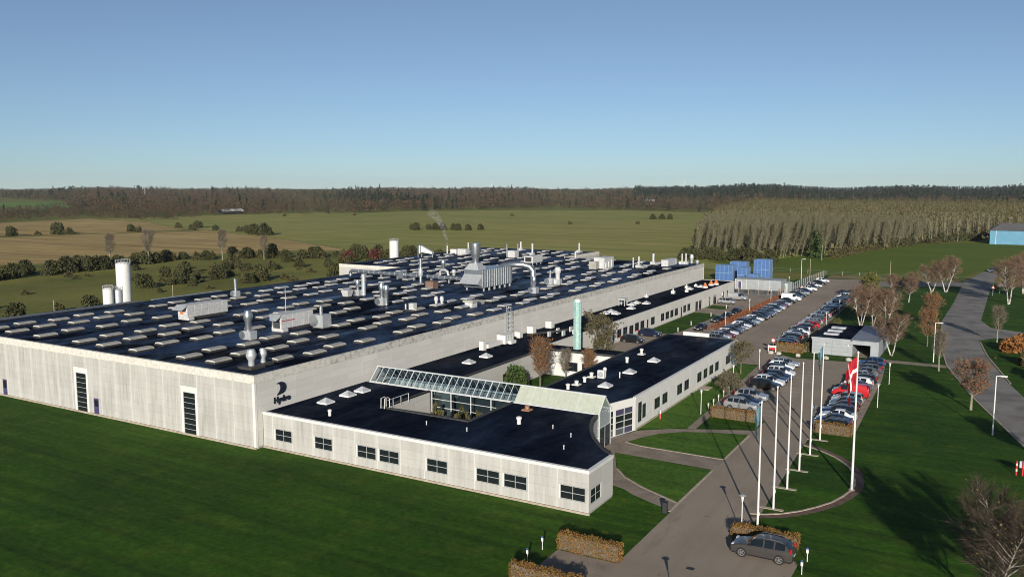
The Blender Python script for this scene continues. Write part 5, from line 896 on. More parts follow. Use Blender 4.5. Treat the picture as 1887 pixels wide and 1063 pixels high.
for k, (x, y) in enumerate([(-57.0, 166.2), (-57.3, 175.5), (-57.4, 190.0), (-58.0, 204.4)]):
    t = thing('bollard_light', 'low bollard light on the annex grass, %s from near' % ORD[k], 'bollard', (x, y, 0), 0, 'bollard lights'); MB().tube((x, y, 0), (x, y, .65), .09, n=8).obj('post', mWHITE, t, True); MB().lathe(x, y, [(.16, .62), (.17, .8), (.05, .95)], 10).obj('head', mGALVD, t, True)
t = thing('litter_bin', 'dark slatted litter bin at the drive kerb', 'bin', (-25.35, 71.6, 0)); MB().box(-25.55, -25.15, 71.35, 71.75, .05, 1.0).obj('body', M('bin_dark', (.03, .032, .035), .5), t); MB().box(-25.58, -25.12, 71.32, 71.78, 1.0, 1.06).obj('lid', mTRIM, t)
for k, (x, y, s) in enumerate([(-35.0, 152.3, .55), (-33.6, 152.2, .5), (-30.3, 152.0, .5), (-25.6, 152.1, .5), (-22.0, 152.6, .6)]):
    b = MB(); random.seed(40 + k); rr = [(random.uniform(.7, 1.1)) for _ in range(60)]; b.lathe(x, y, [(s * .8, -.05), (s, .18), (s * .8, .42), (s * .35, .55)], 9); b.v = [(x + (a - x) * random.uniform(.8, 1.15), y + (c - y) * random.uniform(.8, 1.15), d) for a, c, d in b.v]
    tag(b.obj('boulder', m_noise('granite%d' % k, (.36, .33, .29), (.48, .45, .40), 3)), 'pale boulder guarding the verge, %s from left' % ORD[k], 'boulder', 'boulders by the verge')
def disc_sign(x, y, label, red, hh=2.1):
    t = thing('road_sign', label, 'sign', (x, y, 0)); MB().tube((x, y, 0), (x, y, hh + .3), .04, n=6).obj('post', mGALVD, t)
    MB().tube((x, y - .05, hh), (x, y - .07, hh), .38, n=20).obj('rim', M('sign_red', (.55, .02, .02), .4) if red else mWHITE, t); MB().tube((x, y - .071, hh), (x, y - .08, hh), .27, n=20).obj('face', mWHITE, t)
disc_sign(-35.1, 154.3, 'round red-rimmed traffic sign at the car park hedge', True)
t = thing('notice_stand', 'red and white striped stand below the round traffic sign', 'stand', (-35.1, 153.6, 0)); 
for x in (-35.75, -34.45): MB().cbox(x, 153.6, .14, .14, 0, 1.3).obj('leg', mWHITE, t)
MB().box(-35.68, -34.52, 153.55, 153.65, .5, .9).obj('board', M('stripe_red', (.45, .03, .03), .5), t); MB().box(-35.68, -34.52, 153.55, 153.65, .92, 1.25).obj('board', mWHITE, t)
t = thing('warning_sign', 'red-edged triangular warning sign on the far verge', 'sign', (-2.2, 265.4, 0)); MB().tube((-2.2, 265.4, 0), (-2.2, 265.4, 3.0), .05, n=6).obj('post', mGALVD, t); MB().add([(-2.7, 265.3, 2.0), (-1.7, 265.3, 2.0), (-2.2, 265.3, 2.85), (-2.7, 265.34, 2.0), (-1.7, 265.34, 2.0), (-2.2, 265.34, 2.85)], [(0, 1, 2), (5, 4, 3), (0, 3, 4, 1), (1, 4, 5, 2), (2, 5, 3, 0)]).obj('border', M('sign_red2', (.55, .03, .02), .4), t); MB().add([(-2.52, 265.28, 2.1), (-1.88, 265.28, 2.1), (-2.2, 265.28, 2.66)], [(0, 1, 2)]).obj('face', mWHITE, t); MB().box(-2.24, -2.16, 265.26, 265.275, 2.2, 2.45).obj('symbol', mTRIM, t)
t = thing('direction_sign', 'white road direction board beside the warning sign', 'sign', (0.2, 272, 0)); MB().box(-1.0, 1.4, 271.9, 272, 1.9, 2.8).obj('board', mWHITE, t)
for x in (-.6, 1.0): MB().tube((x, 272.05, 0), (x, 272.05, 1.9), .05, n=6).obj('post', mGALVD, t)
t = thing('wayfinding_board', 'blue and white board with red posts at the right lawn edge', 'sign', (3.2, 99.6, 0)); MB().box(2.6, 3.8, 99.55, 99.65, .8, 1.5).obj('board', mPALEB, t)
for x in (2.35, 2.9, 3.9): MB().tube((x, 99.5, 0), (x, 99.5, 1.5), .08, n=8).obj('red_post', M('post_red%d' % int(x * 10), (.5, .03, .03), .5), t)
for z in (.4, 1.0): MB().tube((2.35, 99.5, z), (2.35, 99.5, z + .25), .09, n=8).obj('white_band', mWHITE, t)
t = thing('marker_figure', 'small red and white post on the office lawn', 'post', (-36.9, 101.5, 0)); MB().tube((-36.9, 101.5, 0), (-36.9, 101.5, .7), .1, n=8).obj('lower', M('m_red', (.6, .08, .05), .5), t); MB().tube((-36.9, 101.5, .7), (-36.9, 101.5, 1.1), .1, n=8).obj('upper', mWHITE, t)
tag(MB().box(-37.5, -36.2, 119.6, 121.6, .01, .12).obj('concrete_slab', mKERB), 'flat concrete slab on the grass below the office windows', 'slab')
# fences
def fence(pts, h, label, wires, sp=3.0, chain=False, pm=mKERB):
    t = thing('fence', label, 'fence', (pts[0][0], pts[0][1], 0)); w = MB(); pme = MB().cbox(0, 0, .1, .1, 0, h).mesh('post', pm)
    for (ax, ay), (bx, by) in zip(pts, pts[1:]):
        L = math.hypot(bx - ax, by - ay); n = max(1, round(L / sp))
        for i in range(n): link('post', pme, t, (ax + (bx - ax) * i / n - pts[0][0], ay + (by - ay) * i / n - pts[0][1], 0))
        for k in range(wires): z = h * (k + .8) / wires * .97; w.tube((ax, ay, z), (bx, by, z), .014, n=3, caps=False)
        if chain:
            m = int(L / .35)
            for i in range(m): f0 = i / m; w.tube((ax + (bx - ax) * f0, ay + (by - ay) * f0, .1), (ax + (bx - ax) * f0, ay + (by - ay) * f0, h - .05), .010, n=3, caps=False)
    w.obj('wire', mGALVD, t)
fence([(-52.4, 234), (-52.0, 262), (-51.2, 296)], 2.2, 'wire mesh fence along the far left parked cars', 5, 2.6, True); fence([(-63, 233.6), (-52.4, 234)], 2.2, 'wire mesh fence in front of the grey containers', 6, 2.5, True)
fence([(-108, 301), (-76, 303.5), (-52, 302)], 1.6, 'post and wire fence between yard and pasture', 3, 6.0); fence([(-52, 302), (-10, 303)], 1.3, 'post fence along the pasture foot', 3, 5.0)
fence([(-178, 95), (-178, 140), (-176, 200), (-170, 245)], 1.4, 'post and wire fence in the rough grass left of the factory', 3, 5.0)
for k, (x, y, h_) in enumerate([(-177.6, 139.1, 5.5), (-174.9, 106.9, 5.5), (-31.4, 296.2, 6.0), (-55.3, 291.8, 6.0)]): tag(MB().tube((x, y, 0), (x, y, h_), .08, .06, 7).obj('timber_pole', mKERB), ['thin pole beyond the left roof edge, farther one', 'thin pole beyond the left roof edge, nearer one', 'thin pole at the pasture edge behind the yellow-green tree', 'thin pole at the corner of the far wire fence'][k], 'pole')
# flagpoles and flags
for k, y in enumerate([71.2, 77.4, 83.5, 89.6, 95.7, 102.0]):
    x = -16.95 - .1 * k; H_ = 11.4
    t = thing('flagpole', 'tall white flagpole, %s from the charcoal car' % ORD[k], 'flagpole', (x, y, 0), 0, 'white flagpoles along the drive'); MB().tube((x, y, 0), (x, y, H_), .105, .05, 12).obj('pole', mWHITE, t, True); MB().lathe(x, y, [(.09, H_), (.1, H_ + .08), (.02, H_ + .16)], 10).obj('finial', mWHITE, t, True); MB().box(x + .06, x + .16, y - .12, y - .04, 1.6, 1.9).obj('winch', mWHITE, t)
    tag(MB().box(x - 1.4, x + .9, y - .22, y + .22, 0, .06).obj('flagpole_slab', mKERB), 'paved strip at the foot of the %s flagpole from the charcoal car' % ORD[k], 'paving strip', 'paving strips at the flagpoles')
t = thing('flagpole', 'tallest white flagpole carrying the red flag', 'flagpole', (-11.6, 86.3, 0)); MB().tube((-11.6, 86.3, 0), (-11.6, 86.3, 13.6), .13, .06, 12).obj('pole', mWHITE, t, True); MB().lathe(-11.6, 86.3, [(.1, 13.6), (.11, 13.7), (.02, 13.8)], 10).obj('finial', mWHITE, t, True); MB().lathe(-11.6, 86.3, [(.3, 0), (.28, .12)], 12).obj('foot', mKERB, t)
def flag(name, label, x, y, top, hoist, fly, spread, mats, pattern, seed):
    f = MB(); nu, nv = 28, 37; P_ = []; dx = Vector((-.865, -.5, 0)); dn = Vector((.5, -.865, 0))
    for i in range(nu + 1):
        for j in range(nv + 1):
            u, v = i / nu, j / nv; lat = spread * math.sin(min(1, v * 1.25) * math.pi * .62) * (1 - .45 * u) * (1 - .35 * max(0, v - .55)); dep = .22 * math.sin(v * 15 + u * 3 + seed) * min(1, v * 3) + .10 * math.sin(v * 31 + seed)
            p = Vector((x, y, top - u * hoist * (1 - .12 * v) - v * fly * (.62 + .22 * v))) + dx * (.07 + lat) + dn * dep; P_.append(p)
    for i in range(nu):
        for j in range(nv):
            a = i * (nv + 1) + j; f.mat(pattern((i + .5) / nu, (j + .5) / nv)).add([P_[a], P_[a + 1], P_[a + nv + 2], P_[a + nv + 1]], [(0, 1, 2, 3)])
    me = f.mesh(name, mats, False); me.polygons.foreach_set('use_smooth', [True] * len(me.polygons))
    return tag(link(name, me), label, 'flag')
mFR = m_noise('flag_red', (.36, .014, .024), (.42, .02, .03), 2); mFW = M('flag_white', (.74, .72, .70), .8); mFB = m_noise('flag_teal', (.12, .21, .25), (.16, .26, .30), 2)
flag('national_flag', 'red flag with white cross hanging limp on the tallest pole', -11.6, 86.3, 13.35, 2.6, 3.7, 1.05, [mFR, mFW], lambda u, v: 1 if (.42 < u < .58 or .32 < v < .44) else 0, .5)
emb = lambda u, v: 1 if (.55 < v < .85 and abs(u - .5) < .22 * (1 - abs(v - .7) / .16)) else 0
flag('company_flag', 'pale teal flag with white emblem on the flagpole nearest the camera', -16.95, 71.2, 11.2, 1.3, 2.4, .5, [mFB, mFW], emb, 1.0); flag('company_flag', 'pale teal flag with white emblem on the flagpole farthest from camera', -17.45, 102.0, 11.2, 1.3, 2.4, .55, [mFB, mFW], emb, 2.2)

# ------------------------------------------------------------------ vegetation
rng = np.random.default_rng(11)
def ribbons(P, Q, w):                                   # thin triangles for twigs
    n = len(P); d = Q - P; r = rng.normal(size=(n, 3)); s = np.cross(d, r); s /= np.linalg.norm(s, axis=1)[:, None] + 1e-9
    V = np.stack([P - s * w, P + s * w, Q], 1).reshape(-1, 3); return V, np.arange(n * 3).reshape(-1, 3)
def leaves(C, s):                                       # random little quads
    n = len(C); a = rng.normal(size=(n, 3)); a /= np.linalg.norm(a, axis=1)[:, None]; b = np.cross(a, rng.normal(size=(n, 3))); b /= np.linalg.norm(b, axis=1)[:, None]
    s = (s * rng.uniform(.6, 1.3, n))[:, None]; V = np.stack([C - a * s - b * s * .7, C + a * s - b * s * .7, C + a * s + b * s * .7, C - a * s + b * s * .7], 1).reshape(-1, 3); return V, np.arange(n * 4).reshape(-1, 4)
def npmesh(name, parts, mats):                          # parts: (verts, faces, material index)
    V = np.concatenate([p[0] for p in parts]); me = bpy.data.meshes.new(name); lt = []; li = []; mi = []; off = 0
    for v, f, m in parts: lt.append(np.full(len(f), f.shape[1])); li.append((f + off).ravel()); mi.append(np.full(len(f), m)); off += len(v)
    lt = np.concatenate(lt); li = np.concatenate(li); mi = np.concatenate(mi)
    me.vertices.add(len(V)); me.vertices.foreach_set('co', V.astype(np.float32).ravel()); me.loops.add(len(li)); me.loops.foreach_set('vertex_index', li.astype(np.int32)); me.polygons.add(len(lt))
    me.polygons.foreach_set('loop_start', np.concatenate([[0], np.cumsum(lt)[:-1]]).astype(np.int32)); me.polygons.foreach_set('loop_total', lt.astype(np.int32)); me.polygons.foreach_set('material_index', mi.astype(np.int32))
    for m in mats: me.materials.append(m)
    me.update(calc_edges=True); me.validate(); return me
def tree_kit(seed, h, r, base, spread, n1, n2, n3, nl, ls, bark, twig, leaf, up=.75, multi=1, droop=0.0, tw=.018, tl=1.0, topw=.25):
    rs = random.Random(seed); tr = MB(); T0 = []; T1 = []; LC = []
    def rv(k): return Vector((rs.uniform(-k, k), rs.uniform(-k, k), rs.uniform(-k, k)))
    stems = []
    for m in range(multi):
        az = 2 * math.pi * m / multi + rs.uniform(-.4, .4); lean = (0.0 if multi == 1 else rs.uniform(.22, .42)); pts = []; p = Vector((math.cos(az), math.sin(az), 0)) * (0 if multi == 1 else r * .7)
        hh = h * (1 if multi == 1 else rs.uniform(.82, 1)); n = 6
        for i in range(n + 1):
            t = i / n; q = p + Vector((math.cos(az) * lean * hh * t * (1 - .2 * t), math.sin(az) * lean * hh * t * (1 - .2 * t), hh * t)) + rv(.03 * h) * (t if i else 0); pts.append(q)
        stems.append(pts); tr.path(pts, [r * (1 - .88 * (i / n) ** .8) * (1 if multi == 1 else .62) + .008 for i in range(n + 1)], 7)
    for k in range(n1):
        st_ = stems[k % multi]; t = base + (0.97 - base) * ((k // multi + rs.random()) / max(1, n1 // multi)); t = min(t, .97); f = t * (len(st_) - 1); i = int(f); o = st_[i].lerp(st_[min(i + 1, len(st_) - 1)], f - i)
        az = k * 2.4 + rs.uniform(-.5, .5); u = up * rs.uniform(.7, 1.3); L = spread * (math.sin(math.pi * min(.98, (t - base) / (1 - base) * .8 + .16)) ** .7 * (1 - topw) + topw * .6) * rs.uniform(.75, 1.15)
        d = Vector((math.cos(az), math.sin(az), u)).normalized(); pts = [o]
        for j in range(3): d = (d + Vector((0, 0, .18 - droop * .5 * j)) + rv(.12)).normalized(); pts.append(pts[-1] + d * L / 3)
        r1 = max(.012, r * .30 * (1 - .6 * t)); tr.path(pts, [r1, r1 * .75, r1 * .5, r1 * .2], 5)
        for s in range(n2):
            a = .25 + .75 * (s + rs.random()) / n2; f = a * 3; i = min(2, int(f)); o2 = pts[i].lerp(pts[i + 1], f - i); d2 = (d + rv(.9) + Vector((0, 0, .25 - droop))).normalized(); L2 = L * .38 * rs.uniform(.6, 1.2); e2 = o2 + d2 * L2
            T0.append(o2); T1.append(e2)
            for q in range(n3):
                b = rs.random(); o3 = o2.lerp(e2, b); d3 = (d2 + rv(.8) + Vector((0, 0, .2 - droop * 1.6))).normalized(); e3 = o3 + d3 * tl * rs.uniform(.35, 1.0); T0.append(o3); T1.append(e3)
                if rs.random() < nl: LC.append(o3.lerp(e3, rs.uniform(.2, 1.1)) + rv(.12))
    parts = []
    if T0: v, f = ribbons(np.array([tuple(p) for p in T0]), np.array([tuple(p) for p in T1]), tw); parts.append((v, f, 0))
    if LC: v, f = leaves(np.array([tuple(p) for p in LC]), ls); parts.append((v, f, 1))
    return tr.mesh('trunk', bark, True), npmesh('crown', parts, [twig, leaf])
TK = {'birch_a': tree_kit(1, 7, .22, .30, 2.5, 54, 12, 12, .05, .05, mBARKW, mTWIGR, mLOR, .75, 3, .1, .016, 1.0), 'birch_b': tree_kit(2, 7, .22, .32, 2.6, 54, 12, 12, .05, .05, mBARKW, mTWIGR, mLOR, .75, 2, .1, .016, 1.0), 'birch_c': tree_kit(3, 9, .24, .30, 3.0, 54, 12, 13, .05, .05, mBARKW, mTWIGR, mLOR, .7, 2, .2, .015, 1.2),
      'orange': tree_kit(4, 5.5, .13, .28, 2.7, 38, 8, 9, .7, .085, mBARK, mTWIG, mLOR, .8), 'bare': tree_kit(5, 6.2, .13, .28, 1.8, 30, 9, 9, .03, .05, mBARKP, mTWIG, mLYG, .9, tw=.014), 'yellow': tree_kit(6, 7, .2, .15, 2.6, 34, 9, 9, .9, .14, mBARK, mTWIG, mLYG, .7),
      'rust': tree_kit(7, 5.2, .16, .30, 2.5, 30, 10, 11, .35, .085, mBARKP, mTWIG, mLRED, .45), 'weep': tree_kit(8, 3.6, .12, .3, 2.0, 26, 9, 10, .5, .09, mBARK, mTWIG, mLOLV, .35, 1, .8, .014, .9), 'half': tree_kit(9, 4.4, .12, .35, 2.1, 26, 8, 9, .45, .10, mBARK, mTWIG, mLOLV, .6), 'court': tree_kit(10, 5.8, .14, .28, 2.2, 40, 9, 11, .22, .085, mBARK, mTWIGR, mLOR, 1.1), 'slim': tree_kit(12, 13, .16, .35, 1.5, 30, 6, 5, .5, .14, mBARKP, mTWIG, mLOLV, 1.2, tw=.02),
      'big': tree_kit(13, 7.6, .15, .28, 3.2, 52, 12, 14, .03, .055, mBARKW, mTWIGD, mLYG, .7, 2, .1, .014, 1.2), 'willow': tree_kit(14, 8, .2, .12, 2.2, 40, 10, 12, .55, .11, mBARKP, mTWIG, mLOLV, 1.2, 3, .5, .016, 1.0)}
def bush_kit(seed, w, h, n, ls, leaf, lump=6):
    g_ = np.random.default_rng(seed); c = g_.normal(size=(lump, 3)); c /= np.linalg.norm(c, axis=1)[:, None]; c[:, 2] = abs(c[:, 2]); i = g_.integers(0, lump, n); p = g_.normal(size=(n, 3)); p /= np.linalg.norm(p, axis=1)[:, None]; rad = g_.uniform(.55, 1, n)[:, None] ** .5
    q = c[i] * .55 + p * rad * .52; q[:, 2] = np.abs(q[:, 2]); q *= np.array([w / 2, w / 2, h]); v, f = leaves(q, ls); t = MB()
    for k in range(5): a = 2 * math.pi * k / 5 + seed; t.tube((0, 0, 0), (w * .22 * math.cos(a), w * .22 * math.sin(a), h * .6), .05, .02, 5)
    return t.mesh('stem', mBARK), npmesh('foliage', [(v, f, 0)], [leaf])
BK = {'green': bush_kit(1, 4.2, 3.2, 3200, .11, mLGR, 9), 'scrub_a': bush_kit(2, 6, 4.2, 900, .30, mLSCR), 'scrub_b': bush_kit(3, 5, 3.6, 900, .26, mLOLV), 'scrub_c': bush_kit(4, 7, 5.0, 1100, .30, mLSCR, 8), 'red': bush_kit(5, 6, 6.5, 900, .3, m_leaf('crimson_leaves', (0.075, 0.022, 0.018), (0.12, 0.04, 0.028))), 'low': bush_kit(6, 2.6, 1.4, 500, .14, mLOLV), 'dark': bush_kit(7, 7, 12, 1500, .4, mLGR, 10), 'orange': bush_kit(8, 4, 2.6, 900, .16, mLOR, 7)}
def plant(kit, name, label, cat, x, y, s=1.0, rz=None, group=None, names=('trunk', 'crown'), sz=None):
    t = thing(name, label, cat, (x, y, 0), random.uniform(0, 6.28) if rz is None else rz, group); t.scale = (s, s, s if sz is None else sz)
    for n, m in zip(names, kit): link(n, m, t)
    return t
B2 = ('stem', 'foliage')
for kd, x, y, s, l in [('birch_a', -25.6, 192, 1.10, 'bare white-stemmed birch behind the garage, left'), ('birch_b', -23.4, 193.5, 1.03, 'bare white-stemmed birch behind the garage, middle'), ('birch_a', -20.9, 193.3, 1.12, 'bare white-stemmed birch behind the garage, right'), ('birch_b', -16.2, 161.1, 1.0, 'bare white-stemmed birch at the garage corner'), ('birch_a', -27.4, 206, 1.06, 'bare birch hidden behind the left garage birch'), ('birch_b', -20.7, 239.3, 1.0, 'bare birch beyond the yellow-green tree, right'), ('birch_a', -24.2, 243.6, .92, 'bare birch beyond the yellow-green tree, left'), ('birch_b', -17.3, 267.9, 1.1, 'smaller of the two birches by the far link road'), ('birch_a', -13.8, 268.5, 1.35, 'larger of the two birches by the far link road'), ('birch_c', 1.6, 247.5, 1.25, 'tall birch on the right verge beside the white board'), ('birch_c', 5.0, 275, 1.2, 'birch at the right frame edge beyond the tall one'), ('birch_a', 5.4, 262, 1.3, 'brown birch at the right frame edge, nearer one'),
                      ('orange', -12.7, 200.9, 1.0, 'orange-leaved tree on the verge, farther of two'), ('orange', -11.5, 174.1, 1.0, 'orange-leaved tree on the verge, nearer of two'), ('bare', -8.1, 151.0, 1.0, 'slender bare tree where the footpath meets the road'), ('yellow', -28.6, 230, 1.0, 'yellow-green leafy tree at the end of right car row'), ('yellow', -30.2, 237, .85, 'yellow-green leafy tree hidden behind the other'), ('bare', -.3, 185.1, 1.05, 'slender bare tree at the side street corner'), ('rust', -2.7, 126.4, 1.12, 'spreading tree with rust-red leaves beside the road'), ('rust', 5.0, 106.0, .85, 'rust-red tree cut by the right frame edge'),
                      ('half', -35.2, 133.2, .98, 'half-bare brown tree at the office corner'), ('weep', -32.9, 118.6, .95, 'weeping dark tree between office and parked cars'), ('big', 0.5, 64.3, 1.05, 'bare twiggy tree in the lower right corner, left one'), ('big', 3.6, 66.8, 1.0, 'bare twiggy tree in the lower right corner, right one'),
                      ('court', -57.6, 107.6, 1.12, 'orange bare-branched tree in the courtyard, nearest the green bush'), ('bare', -56.3, 113.2, .8, 'thin bare tree in the courtyard before the white wall'), ('court', -53.4, 115.3, .75, 'orange tree in the courtyard at the white wall corner'), ('willow', -60.4, 136.0, .98, 'tall golden willow behind the green chimney'), ('bare', -297, 205, 1.8, 'tall thin tree in the left hedgerow, first'), ('bare', -285, 213, 2.0, 'tall thin tree in the left hedgerow, second'), ('bare', -275, 240, 1.9, 'tall thin tree in the left hedgerow, third'), ('bare', -262, 250, 1.5, 'tall thin tree in the left hedgerow, fourth')]: plant(TK[kd], 'tree', l, 'tree', x, y, s)
plant(BK['green'], 'bush', 'rounded dark green bush in the tree courtyard', 'bush', -60.0, 104.0, 1.12, names=B2, sz=1.45)
for k, (x, y, s) in enumerate([(-60, 92, .7), (-59.6, 89.8, .6), (-55.2, 79.2, .8), (-52.6, 79.2, .85), (-57.6, 81.5, .6), (-51.2, 80.2, .8), (-54.0, 82.0, .6)]): plant(BK['scrub_b'], 'shrub', 'olive shrub %s' % ['in the tree courtyard by the annex wall, farther', 'in the tree courtyard by the annex wall, nearer', 'in the front courtyard, left of middle', 'in the front courtyard, middle', 'in the front courtyard, left', 'in the front courtyard, right corner', 'in the front courtyard, at the glass wall'][k], 'shrub', x, y, s * .6 if k > 1 else .5, names=B2, sz=1.12 if k > 1 else .55)
for k, (x, y) in enumerate([(-54.6, 79.2), (-52.0, 80.0), (-57.0, 79.0)]): plant(TK['weep'], 'shrub', 'bare twiggy shrub in the front courtyard, %s' % ('middle', 'right', 'left')[k], 'shrub', x, y, .8)
plant(BK['orange'], 'bush', 'orange bush by the side street corner', 'bush', 2.4, 176.0, 1.2, names=B2); plant(BK['orange'], 'bush', 'orange bush at right edge behind the other one', 'bush', 4.6, 180.5, 1.3, names=B2); plant(BK['scrub_b'], 'bush', 'brown scrub at the right edge below the orange bush', 'bush', 4.8, 163, .8, names=B2); plant(BK['scrub_b'], 'bush', 'brown scrub at the right edge, lower', 'bush', 5.6, 152, .8, names=B2)
plant(BK['red'], 'bush', 'dark red bush left of the rear bay, left one', 'bush', -224, 258, .9, names=B2); plant(BK['red'], 'bush', 'dark red bush left of the rear bay, right one', 'bush', -214, 262, 1.05, names=B2)
random.seed(5); hl_ = [(-268, 110), (-281, 153), (-285, 183), (-294, 226), (-270, 256), (-238, 276), (-205, 290), (-170, 296)]
for (ax, ay), (bx, by) in zip(hl_, hl_[1:]):
    n = int(math.hypot(bx - ax, by - ay) / 2.2)
    for i in range(n): f = i / n; plant(BK[random.choice(['scrub_a', 'scrub_b', 'scrub_c', 'scrub_a'])], 'hedgerow_bush', 'scrubby bush in the hedgerow between rough grass and stubble', 'bush', ax + (bx - ax) * f + random.uniform(-9, 6), ay + (by - ay) * f + random.uniform(-4, 4), random.uniform(.6, 1.15), group='hedgerow bushes', names=B2)
for k in range(125):
    x, y = random.uniform(-272, -185), random.uniform(95, 265)
    if k % 3: x, y = [(-215, 150), (-205, 190), (-232, 215), (-250, 130), (-225, 180), (-198, 230)][k % 6][0] + random.gauss(0, 9), [(-215, 150), (-205, 190), (-232, 215), (-250, 130), (-225, 180), (-198, 230)][k % 6][1] + random.gauss(0, 9)
    plant(BK[random.choice(['scrub_a', 'scrub_b', 'low', 'low', 'scrub_b', 'scrub_c'])], 'scrub_bush', 'scattered bush in the rough grass left of the factory', 'bush', x, y, random.uniform(.35, .95), group='bushes in the rough grass', names=B2)
for x, y, s in [(-515, 320, 1.5), (-509, 324, 1.3), (-522, 295, 1.2), (-525, 284, 1.2), (-504, 364, 1.0), (-494, 362, 1.2), (-521, 416, 1.2), (-509, 423, 1.4), (-500, 410, 1), (-408, 382, 1.3), (-425, 392, 1), (-470, 405, 1), (-395, 378, 1.5), (-520, 330, .8), (-519, 310, .8), (-486, 400, .9), (-440, 400, 1.0)]: plant(BK[random.choice(['scrub_a', 'scrub_b', 'scrub_c'])], 'field_bush', 'lone bush on the boundary of the stubble fields', 'bush', x, y, s, group='bushes on the field boundary', names=B2)
for k in range(9): f = k / 8; plant(BK['scrub_c'], 'meadow_bush', 'bush of the dark clump in the middle of the meadow', 'bush', -358 + 42 * f, 478 + 20 * f + random.uniform(-4, 4), random.uniform(.8, 1.15), group='meadow clump', names=B2)
for k, (x, y) in enumerate([(-283, 748), (-276, 753), (-270, 757)]): plant(BK['scrub_c'], 'meadow_bush', 'small far bush clump on the right of the meadow', 'bush', x, y, 1.0, group='small meadow clump', names=B2)
for k, (x, y) in enumerate([(-440, 760), (-300, 610), (-255, 640), (-590, 690), (-640, 640)]): plant(BK['scrub_b'], 'meadow_bush', 'lone tiny bush far out on the meadow, %s' % ORD[k], 'bush', x, y, .8, names=B2)
for k in range(12): plant(BK['scrub_c'], 'edge_bush', 'bush at the foot of the poplar wood beside the yard', 'bush', -116 + 3.4 * k, 338 + random.uniform(-6, 8), random.uniform(.8, 1.2), group='bushes before the poplars', names=B2)
plant(BK['dark'], 'tree', 'dark ivy-covered tree at the pasture corner', 'tree', -68.5, 372, 1.0, names=('trunk', 'crown'))
plant(TK['slim'], 'tree', 'single pale-trunked poplar standing out at the pasture corner', 'tree', -63.9, 360, 1.1)
for k in range(26):
    f = k / 25; q = [(-60, 376), (-54, 425), (-37, 490), (-12, 548)]; i = min(2, int(f * 3)); a = f * 3 - i
    plant(BK[random.choice(['scrub_a', 'scrub_b'])], 'edge_bush', 'low bush along the pasture edge of the poplar wood', 'bush', q[i][0] + (q[i + 1][0] - q[i][0]) * a - 2, q[i][1] + (q[i + 1][1] - q[i][1]) * a, random.uniform(.7, 1.2), group='bushes along the pasture edge', names=B2)
# hedges
def hedge(x0, x1, ya, yb, h_, label, leaf=mLHED, dens=260, ls=.042):
    t = thing('hedge', label, 'hedge', ((x0 + x1) / 2, (ya + yb) / 2, 0)); w, d = x1 - x0, yb - ya; A_ = 2 * (w + d) * h_ + w * d; n = int(A_ * dens)
    MB().box(x0 + .1, x1 - .1, ya + .1, yb - .1, .02, h_ - .1).obj('branches', mBARK, t)
    fc = rng.random(n) * A_; u = rng.random(n); v = rng.random(n); P_ = np.zeros((n, 3)); s1 = w * d; s2 = s1 + 2 * w * h_
    top = fc < s1; fr_ = (fc >= s1) & (fc < s2); sd = fc >= s2; side = rng.integers(0, 2, n)
    P_[:, 0] = np.where(sd, side * w, u * w) - w / 2; P_[:, 1] = np.where(fr_, side * d, np.where(sd, u * d, v * d)) - d / 2; P_[:, 2] = np.where(top, h_, v * h_); P_ += rng.normal(size=(n, 3)) * .06; P_[:, 2] *= 1 + .05 * np.sin(P_[:, 0] * 3.1 + x0) + .03 * np.sin(P_[:, 0] * 7.7); P_[:, 2] = np.maximum(P_[:, 2], .03)
    vv, ff = leaves(P_, ls); link('leaves', npmesh('leaves', [(vv, ff, 0)], [leaf]), t)
hedge(-30.3, -24.9, 59.7, 60.5, 1.35, 'clipped golden beech hedge left of the drive at the bottom'); hedge(-30.9, -24.9, 52.9, 53.7, 1.35, 'clipped golden hedge cut by the lower frame edge'); hedge(-18.6, -13.2, 69.1, 69.9, 1.15, 'clipped orange hedge behind the charcoal car'); hedge(-31.6, -25.8, 105.6, 106.5, 1.3, 'clipped orange hedge in front of the first silver SUV', dens=200); hedge(-18.6, -14.5, 105.0, 105.9, 1.3, 'clipped orange hedge before the right car row', dens=200)
hedge(-34.9, -30.2, 154.9, 156.2, 1.5, 'clipped orange hedge beside the round traffic sign', dens=70, ls=.09); hedge(-30.6, -29.6, 156.6, 192, 1.3, 'clipped hedge between far right cars and the garage', mLOLV, 40, .11); hedge(-52.3, -51.1, 172, 233, .55, 'low red-brown hedge in the planting strip', mLRED, 45, .09)
# poplar plantation
def inpoly(x, y, P_):
    c = np.zeros(len(x), bool); j = len(P_) - 1
    for i in range(len(P_)):
        xi, yi = P_[i]; xj, yj = P_[j]; c ^= ((yi > y) != (yj > y)) & (x < (xj - xi) * (y - yi) / (yj - yi + 1e-12) + xi); j = i
    return c
pop = [(-114, 345), (-84, 347), (-72, 386), (-52, 432), (-35, 494), (-12, 550), (22, 560), (24, 1150), (-290, 1150), (-232, 790)]
gx, gy = np.meshgrid(np.arange(-300, 40, 5.2), np.arange(340, 1150, 6.6)); gx = (gx + rng.normal(size=gx.shape) * .8).ravel(); gy = (gy + rng.normal(size=gy.shape) * .9).ravel(); k_ = inpoly(gx, gy, pop); gx, gy = gx[k_], gy[k_]; o_ = np.argsort(np.hypot(gx, gy)); gx, gy = gx[o_], gy[o_]
PK = [tree_kit(60 + i, 15.5, .09, .10, 1.9, 44, 6, 5, .5, .13, mBARKP, mBARKP, mLPOP, 1.9, tw=.022, tl=1.0) for i in range(4)]
for i in range(290):
    t = plant(PK[i % 4], 'poplar', 'slender pale poplar in the front of the plantation', 'tree', float(gx[i]), float(gy[i]), random.uniform(.85, 1.1), group='poplars of the plantation'); t.rotation_euler = (R(random.uniform(-4, 4)), R(random.uniform(4, 15)), random.uniform(-.4, .4))
